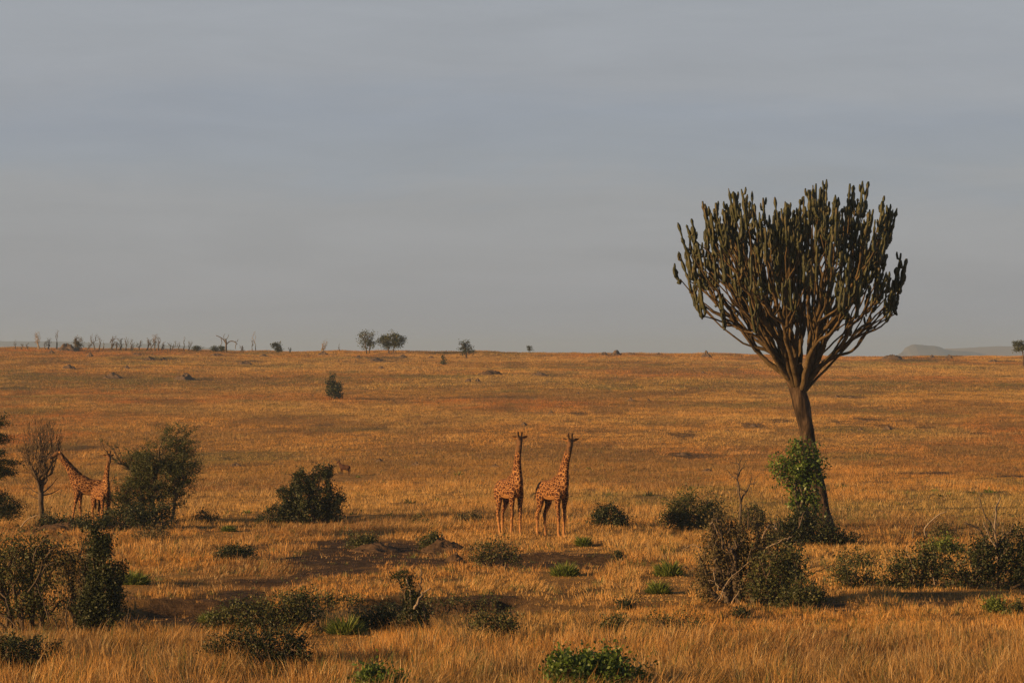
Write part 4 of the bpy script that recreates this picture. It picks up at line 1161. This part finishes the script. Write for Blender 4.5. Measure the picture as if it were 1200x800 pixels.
bush('bush', 808, 742, [(800, 735, 26, 8), (770, 730, 16, 8), (825, 736, 12, 6)], 'sparse dull weeds in the tall grass below the dry thorn thicket', leafmat='leaf_mid', n=60, per=14, seed=70, size=.07, spread=.2, clear=0)
bush('bush', 737, 712, [(735, 708, 9, 4)], 'tiny dark green shrub on the bare track at centre right', n=20, per=20, seed=71, size=.07, spread=.12)
bush('bush', 868, 724, [(868, 719, 9, 4)], 'tiny dark green shrub in front of the dry thorn thicket', n=20, per=20, seed=72, size=.07, spread=.12)
bush('bush', 724, 656, [(724, 651, 7, 5)], 'small dark tuft of scrub on the worn ground right of centre', n=20, per=20, seed=73, size=.08, spread=.12)
bush('bush', 1164, 718, [(1163, 710, 9, 8), (1172, 714, 6, 4)], 'bright green herb on bare ground at the right, the left one of two', leafmat='herb', n=40, per=24, seed=74, size=.08, spread=.12)
bush('bush', 1190, 722, [(1192, 716, 8, 6)], 'darker green herb on bare ground at the right edge, the right one of two', leafmat='leaf_mid', n=34, per=24, seed=75, size=.08, spread=.12)

# bright tussocks: upright green blades
def tussock(px, py, w, h, label, group=None, seed=1, name='grass_tussock', cat='tussock', mat='herb', nb=None):
    rng = np.random.default_rng(seed * 7 + int(px))
    sp = Spot(px, py)
    a = w * sp.s / 2; H = h * sp.s * (1.0 if w > 15 else 1.1)
    n = nb or int(np.clip(60 + 26 * w * h / 10, 60, 700))
    ang = rng.uniform(0, 2 * math.pi, n); r = np.sqrt(rng.random(n))
    bx, by = a * .85 * r * np.cos(ang), a * .75 * r * np.sin(ang)
    hh = H * rng.uniform(.25, 1.2, n) * (1 - .75 * r ** 2)
    lx, ly = np.cos(ang) * (.15 + .8 * r) * hh * 1.1 + rng.normal(size=n) * .12, np.sin(ang) * (.15 + .8 * r) * hh * 1.1 + rng.normal(size=n) * .08
    wd = (.014 + .00018 * sp.d) * rng.uniform(.7, 1.4, n); wa = rng.uniform(0, math.pi, n)
    W = np.stack([np.cos(wa) * wd, np.sin(wa) * wd, 0 * wd], 1)
    B = np.stack([bx, by, np.full(n, -.03)], 1); Mi = B + np.stack([lx * .4, ly * .4, hh * .62], 1); Tp = B + np.stack([lx, ly, hh], 1)
    mb = MB()
    V = np.stack([B - W * .5, B + W * .5, Mi + W * .6, Mi - W * .6, Tp, Tp], 1).reshape(-1, 3)
    o = np.arange(n)[:, None] * 6
    t = np.repeat(rng.uniform(0, 1, n), 6)
    mb.add(V, np.concatenate([o + np.array([[0, 1, 2, 3]])]), t)
    mb.F.setdefault(3, []).append(o + np.array([[3, 2, 4]]))
    ob = mb.build(name, M[mat], None, False, sp.loc)
    tag(ob, label, cat, group)
    if w > 15:
        CLEAR.append((sp.x, sp.d, a * .8)); SHORT.append((sp.x, sp.d - 2.5, 3.5))
    return ob
tussock(405, 742, 42, 24, 'large bright green grass tussock between two dark bushes by the gully', seed=1)
tussock(157, 684, 38, 18, 'bright green grass tussock just right of the dark pillar bush', seed=2)
tussock(246, 712, 24, 14, 'green grass tussock on the dark bare soil near the left gully', seed=3)
tussock(662, 674, 34, 18, 'green grass tussock on the worn ground below the standing giraffes', seed=4)
tussock(783, 674, 34, 20, 'bright green tussock left of the thorn thicket, the upper one', seed=5)
tussock(772, 695, 28, 17, 'bright green tussock left of the thorn thicket, the lower one', seed=6)
tussock(684, 640, 16, 14, 'small upright green plant on the grass below the round dark bush', seed=7)
tussock(268, 622, 18, 8, 'pale green herb patch between the two dark bushes on the left plain', seed=8)
for i, (px, py, w) in enumerate([(407, 571, 9), (420, 558, 8), (537, 556, 12), (414, 602, 11), (424, 598, 7), (266, 600, 10), (240, 595, 9), (290, 600, 13), (528, 597, 8), (480, 588, 16), (516, 586, 11), (500, 605, 9),
        (492, 594, 7), (467, 597, 6), (297, 573, 4), (760, 580, 18), (779, 585, 10), (811, 571, 6), (801, 572, 7), (797, 576, 7), (711, 573, 8), (732, 572, 9), (773, 603, 10), (743, 607, 9), (717, 584, 6), (690, 549, 8),
        (1096, 575, 10), (1101, 580, 8), (1063, 577, 8), (1112, 578, 8), (1139, 577, 13), (1160, 576, 20), (1050, 590, 7), (990, 595, 9), (989, 570, 7), (1002, 611, 10), (1019, 612, 8), (455, 603, 9), (572, 596, 8), (622, 600, 9), (640, 588, 8), (690, 606, 12), (560, 588, 7), (1180, 582, 9), (346, 570, 6), (205, 640, 14), (232, 628, 9)]):
    tussock(px, py + 1, w, max(3.5, w * .42), 'small green herb clump in the dry grass of the middle plain', 'green herb clumps dotted over the plain', seed=20 + i, name='herb_clump', cat='herb clump', mat='herb' if i % 3 else 'leaf_mid', nb=46)

# ------------------------------------------------------------------ trees and dead wood on the slope and skyline
def far_tree(px, py, lobes, label, trunk, d=None, n=60, per=26, seed=1, mat='leaf_mid', size=.32, spread=.42, group=None, name='tree', shell=.4, depth=.9):
    rng = np.random.default_rng(seed)
    sp = Spot(px, py, d)
    root = empty(name, sp.loc); tag(root, label, 'tree', group)
    P = lobe_points(sp, lobes, n, rng, depth, shell)
    t = MB()
    for (x0, x1, y1, r) in trunk:
        a, b_ = sp.L(x0, py + 1), sp.L(x1, y1)
        a[2] = -.2
        add_tube(t, np.array([a, (a + b_) / 2 + rng.normal(size=3) * .06, b_]), np.array([r, r * .85, r * .7]) * sp.s, 7)
        S = P[rng.random(len(P)) < 1.4 / len(trunk)]
        if len(S) > 1:
            for pts, rd in skeleton(b_, (0, 0, 1), S, rng, .03, .4): add_tube(t, pts, rd, 4, cap=False)
    t.build('trunk', M['bark'], root)
    lf = MB()
    C = np.repeat(P, per, 0) + rng.normal(size=(len(P) * per, 3)) * spread * np.array([1, 1, .7])
    add_leaves(lf, C, size, rng, .55, .1, np.clip(np.repeat(rng.random(len(P)) * .6, per) + rng.uniform(0, .4, len(C)), 0, 1))
    lf.build('crown', M[mat], root)
    return root
far_tree(390, 468, [(391, 457, 8, 8), (386, 449, 5, 5), (395, 453, 6, 6), (389, 442, 3, 3), (394, 463, 6, 4)], 'lone green bushy tree halfway up the far slope', [(391, 391, 458, 1.4)], n=80, seed=81, mat='leaf_dark', size=.22, spread=.24)
far_tree(430, 411, [(430, 394, 10, 4), (427, 400, 7, 3), (435, 402, 6, 3), (431, 406, 7, 3)], 'layered flat-topped tree on the skyline, left of the pair', [(430, 428, 400, .8), (432, 434, 399, .7)], d=632, n=70, per=16, seed=82, mat='leaf_mid')
far_tree(458, 411, [(459, 398, 13, 8), (451, 400, 7, 6), (468, 399, 6, 5), (460, 405, 11, 3)], 'dense round-crowned tree on the skyline, right of the pair', [(456, 454, 402, .9), (460, 463, 402, .8)], d=632, n=120, per=26, seed=83, mat='leaf_mid')
far_tree(546, 421, [(541, 405, 5, 5), (545, 401, 4, 3), (549, 408, 5, 5), (544, 412, 4, 4), (552, 411, 4, 3)], 'small ragged tree on the skyline at centre', [(547, 545, 408, 1.1)], d=600, n=60, per=18, seed=84, mat='leaf_dark', size=.28, spread=.3)
far_tree(520, 428, [(520, 424, 2.5, 3), (520, 419, 1.8, 2)], 'tiny dark sapling on the upper slope left of the small ragged tree', [(520, 520, 422, .7)], n=20, per=14, seed=85, mat='leaf_dark', size=.25, spread=.2)
far_tree(325, 411, [(324, 406, 4, 3.5), (328, 409, 4, 2.5), (322, 404, 2.5, 2)], 'squat dark stump-like bush alone on the skyline', [(325, 325, 407, 1.0)], d=636, n=46, per=24, seed=86, mat='leaf_dark', size=.28, spread=.26)
far_tree(621, 412, [(621, 409, 2.2, 2), (620, 407, 1.6, 1.4)], 'tiny dark shrub on the skyline above the standing giraffes', [(621, 621, 410, .5)], d=640, n=18, per=14, seed=87, mat='leaf_dark', size=.25, spread=.2)
far_tree(1198, 418, [(1192, 403, 5, 2.5), (1202, 404, 8, 3), (1196, 408, 6, 2.2), (1208, 403, 6, 3), (1190, 410, 3, 1.3)], 'flat-topped acacia cut off by the right edge of the skyline', [(1199, 1198, 409, .9)], d=560, n=90, per=22, seed=88, mat='leaf_mid', size=.28, spread=.3)
far_tree(91, 410, [(92, 400, 5, 5), (94, 405, 4, 5), (89, 404, 4, 4)], 'half dead leaning tree with a leafy clump on the skyline mound', [(93, 88, 397, 1.0)], d=630, n=50, per=16, seed=89, mat='leaf_dry', size=.25, spread=.26)
DW = [(26, 402, 3, 'low tangled dead shrub between the two leftmost dead trees'), (52, 399, 4, 'low forked dead tree between the tall pale one and its upswept neighbour'), (103, 396, 4, 'dead tree leaning towards the half dead leafy one'), (137, 398, 3, 'small dead tree hidden in the middle of the left row'), (154, 396, 3, 'dead sapling right of the short dark trunk'), (178, 396, 4, 'thin dead tree crowding the left side of the close cluster'), (190, 399, 3, 'broken dead stump at the right edge of the close cluster'), (209, 400, 3, 'low dead scrub left of the straight dead pole'), (284, 402, 3, 'low dead scrub between the drooping dead tree and the tall poles'), (340, 406, 3, 'fallen grey dead branch right of the squat stump-like bush'), (18, 395, 2, 'thin crooked dead tree at the far left of the skyline'), (33, 401, 3, 'short stubby dead tree second from the left on the skyline'), (45, 387, 6, 'tall forked pale dead tree on the left skyline'),
      (57, 395, 5, 'dead tree with upswept boughs just left of the tall dead post'), (66, 386, 2, 'upright dead trunk just left of the skyline mound'),
      (110, 390, 7, 'spreading dead tree just right of the half dead leaning one'), (117, 393, 4, 'dead tree close behind the spreading one on the skyline'), (122, 398, 2, 'low dead tree next to the spreading pair on the skyline'), (131, 393, 5, 'slim curved dead tree in the middle of the left row'),
      (142, 395, 4, 'bent dead tree left of the short trunk in the left row'), (147, 394, 4, 'dead tree with a short dark trunk in the left row'), (163, 398, 4, 'small forked dead shrub tree in a gap of the row'), (173, 395, 5, 'twin-stemmed dead tree, left of the close cluster'),
      (181, 391, 5, 'reddish dead tree in the middle of the close cluster'), (186, 393, 4, 'dead tree on the right side of the close cluster'), (200, 399, 5, 'low wide dead tree right of the close cluster'), (216, 394, 1, 'straight dead pole on the skyline'), (221, 399, 4, 'low tangled dead tree beside the straight pole'),
      (295, 396, 2, 'stout dead stem left of the tallest thin pole'), (299, 388, 1, 'tallest thin dead pole on the skyline'), (378, 397, 5, 'pale forked dead tree left of the paired leafy trees'), (398, 401, 1, 'short dead stub between the pale dead tree and the leafy pair')]
for i, (px, top, w, lab) in enumerate(DW):
    rng = np.random.default_rng(200 + i)
    sp = Spot(px, 411, 636 + (i % 4))
    h = sp.py - top
    mb = MB()
    lean = rng.normal() * w * .25
    stems = 1 if w <= 2 else int(rng.integers(1, 4))
    for st in range(stems):
        T = []
        l2 = lean + (rng.uniform(-w, w) * .6 if stems > 1 else 0)
        tp = top + (rng.random() * h * .45 if st else 0)
        for k in range(int(5 + w * 2)):
            T.append(sp.L(px + l2 + rng.uniform(-w, w) * (.7 if w > 2 else .5), tp + rng.random() ** 1.3 * h * .6, rng.uniform(-w, w) * sp.s * .6))
        fb = sp.L(px + l2 * .45 + rng.normal() * .4, sp.py - h * rng.uniform(.18, .4))
        a = sp.L(px + rng.uniform(-.4, .4) * stems, sp.py); a[2] = -.2
        r0 = rng.uniform(.10, .17)
        add_tube(mb, np.array([a, (a + fb) / 2 + [rng.normal() * .12, 0, 0], fb]), [r0 * 1.15, r0, r0 * .85], 6)
        for pts, rd in skeleton(fb, (l2 * .1, 0, 1), np.array(T), rng, .024, .46, wig=.09, jit=.12): add_tube(mb, pts, rd, 4)
    ob = mb.build('dead_tree', M['bark_pale' if px in (45, 378, 299, 181) else 'bark_dead'], None, False, sp.loc)
    tag(ob, lab, 'dead tree', 'dead trees along the skyline')
def spreading_dead():
    rng = np.random.default_rng(300)
    sp = Spot(265, 412, 634)
    mb = MB()
    def br(pts, r0, r1):
        P = interp([sp.L(x, y, rng.uniform(-.2, .2)) for x, y in pts], 9); add_tube(mb, P, np.linspace(r0, r1, 9), 6)
    br([(265, 414), (265, 406), (265, 400), (264, 397)], .26, .14)
    br([(265, 403), (262, 398), (258, 395), (253, 393)], .15, .07); br([(259, 396), (260, 402), (258, 405)], .08, .05)
    br([(266, 403), (269, 400), (274, 400), (278, 403)], .14, .09); br([(277, 402), (276, 406), (276, 409)], .1, .05); br([(275, 400), (278, 400), (279, 397)], .07, .04)
    br([(265, 398), (267, 395), (268, 392)], .08, .04); br([(263, 398), (262, 394), (264, 391)], .06, .04)
    tag(mb.build('dead_tree', M['bark_dead'], None, False, sp.loc), 'dead tree with drooping arms spread wide on the skyline', 'dead tree', 'dead trees along the skyline')
spreading_dead()
for (px, w, h, lab, sd) in [(231, 5, 5, 'dark scrub clump on the skyline right of the straight dead pole', 91), (252, 4, 5, 'dark scrub clump on the skyline left of the drooping dead tree', 92), (260, 2, 6, 'narrow dark scrub against the drooping dead tree', 93)]:
    far_tree(px, 411, [(px, 411 - h * .5, w, h * .5), (px - w * .5, 411 - h * .4, w * .5, h * .35)], lab, [(px, px, 409, .5)], d=638, n=30, per=16, seed=sd, mat='leaf_dark', size=.25, spread=.25, name='scrub_clump')

# ------------------------------------------------------------------ far hills
def far_hill(name, prof, d, depth, mat, label=None):
    """a long heightfield hill; prof: skyline as (px, py) at distance d"""
    rng = np.random.default_rng(int(d))
    pxs = np.array([p[0] for p in prof], float); pys = np.array([p[1] for p in prof], float)
    nx, ny = 160, 24
    u = np.linspace(pxs[0], pxs[-1], nx); v = np.linspace(-1, 1, ny)
    Uu, Vv = np.meshgrid(u, v, indexing='ij')
    X = (Uu - 600) / FPX * d
    top = CAMZ + (HOR - np.interp(u, pxs, pys)) / FPX * d
    top = top + (fbm(u / 9, u * 0 + d, 77, 4) - .5) * 2.5 * d / 7000
    base = -30.0
    Hh = base + (top[:, None] - base) * (np.cos(Vv * math.pi / 2) ** .8)
    Hh += (fbm(X / 60, Vv * depth / 60 + 3, 78, 4) - .5) * 6 * (np.abs(Vv) > .15) * (1 - np.abs(Vv))
    V = np.stack([X, d + Vv * depth, Hh], -1).reshape(-1, 3)
    i = np.arange(nx - 1)[:, None] * ny; j = np.arange(ny - 1)[None]
    F = np.stack([i + j, i + ny + j, i + ny + j + 1, i + j + 1], -1).reshape(-1, 4)
    o = link(name, mesh_np(name, V, [F]), M[mat], None, True)
    tag(o, kind='structure')
far_hill('hill', [(1020, 424), (1040, 418), (1052, 416), (1058, 412), (1062, 406.5), (1070, 403.6), (1078, 403.6), (1084, 404.4), (1093, 404.8), (1100, 406), (1106, 408.6), (1116, 410.5), (1140, 412), (1180, 420)], 6500, 160, 'hill')
far_hill('hill', [(1040, 424), (1085, 413), (1110, 408.6), (1140, 407), (1170, 405.8), (1200, 405), (1260, 403), (1340, 404), (1420, 412)], 7600, 700, 'hill_plain')
far_hill('hill', [(-160, 403), (-60, 399.5), (0, 399.6), (60, 400.2), (120, 401.5), (180, 403.4), (230, 406), (290, 411), (340, 416)], 8200, 700, 'hill')

build_grass()

# ------------------------------------------------------------------ haze: the air itself
def haze():
    bm = bmesh.new()
    bmesh.ops.create_cube(bm, size=1.0)
    me = bpy.data.meshes.new('haze')
    bm.to_mesh(me); bm.free()
    m = bpy.data.materials.new('haze_air'); m.use_nodes = True
    t = m.node_tree
    for n in list(t.nodes):
        if n.type != 'OUTPUT_MATERIAL': t.nodes.remove(n)
    v = t.nodes.new('ShaderNodeVolumePrincipled')
    v.inputs['Color'].default_value = (0.53, 0.72, 1.0, 1)
    v.inputs['Density'].default_value = HAZE
    v.inputs['Anisotropy'].default_value = 0.1
    t.links.new(v.outputs[0], t.nodes['Material Output'].inputs['Volume'])
    o = link('haze', me, m)
    o.scale = (9400, 12200, 110); o.location = (0, 5700, 22)
    tag(o, 'thin pale haze over the plain', 'haze', kind='stuff')
HAZE = 1.5e-4
haze()
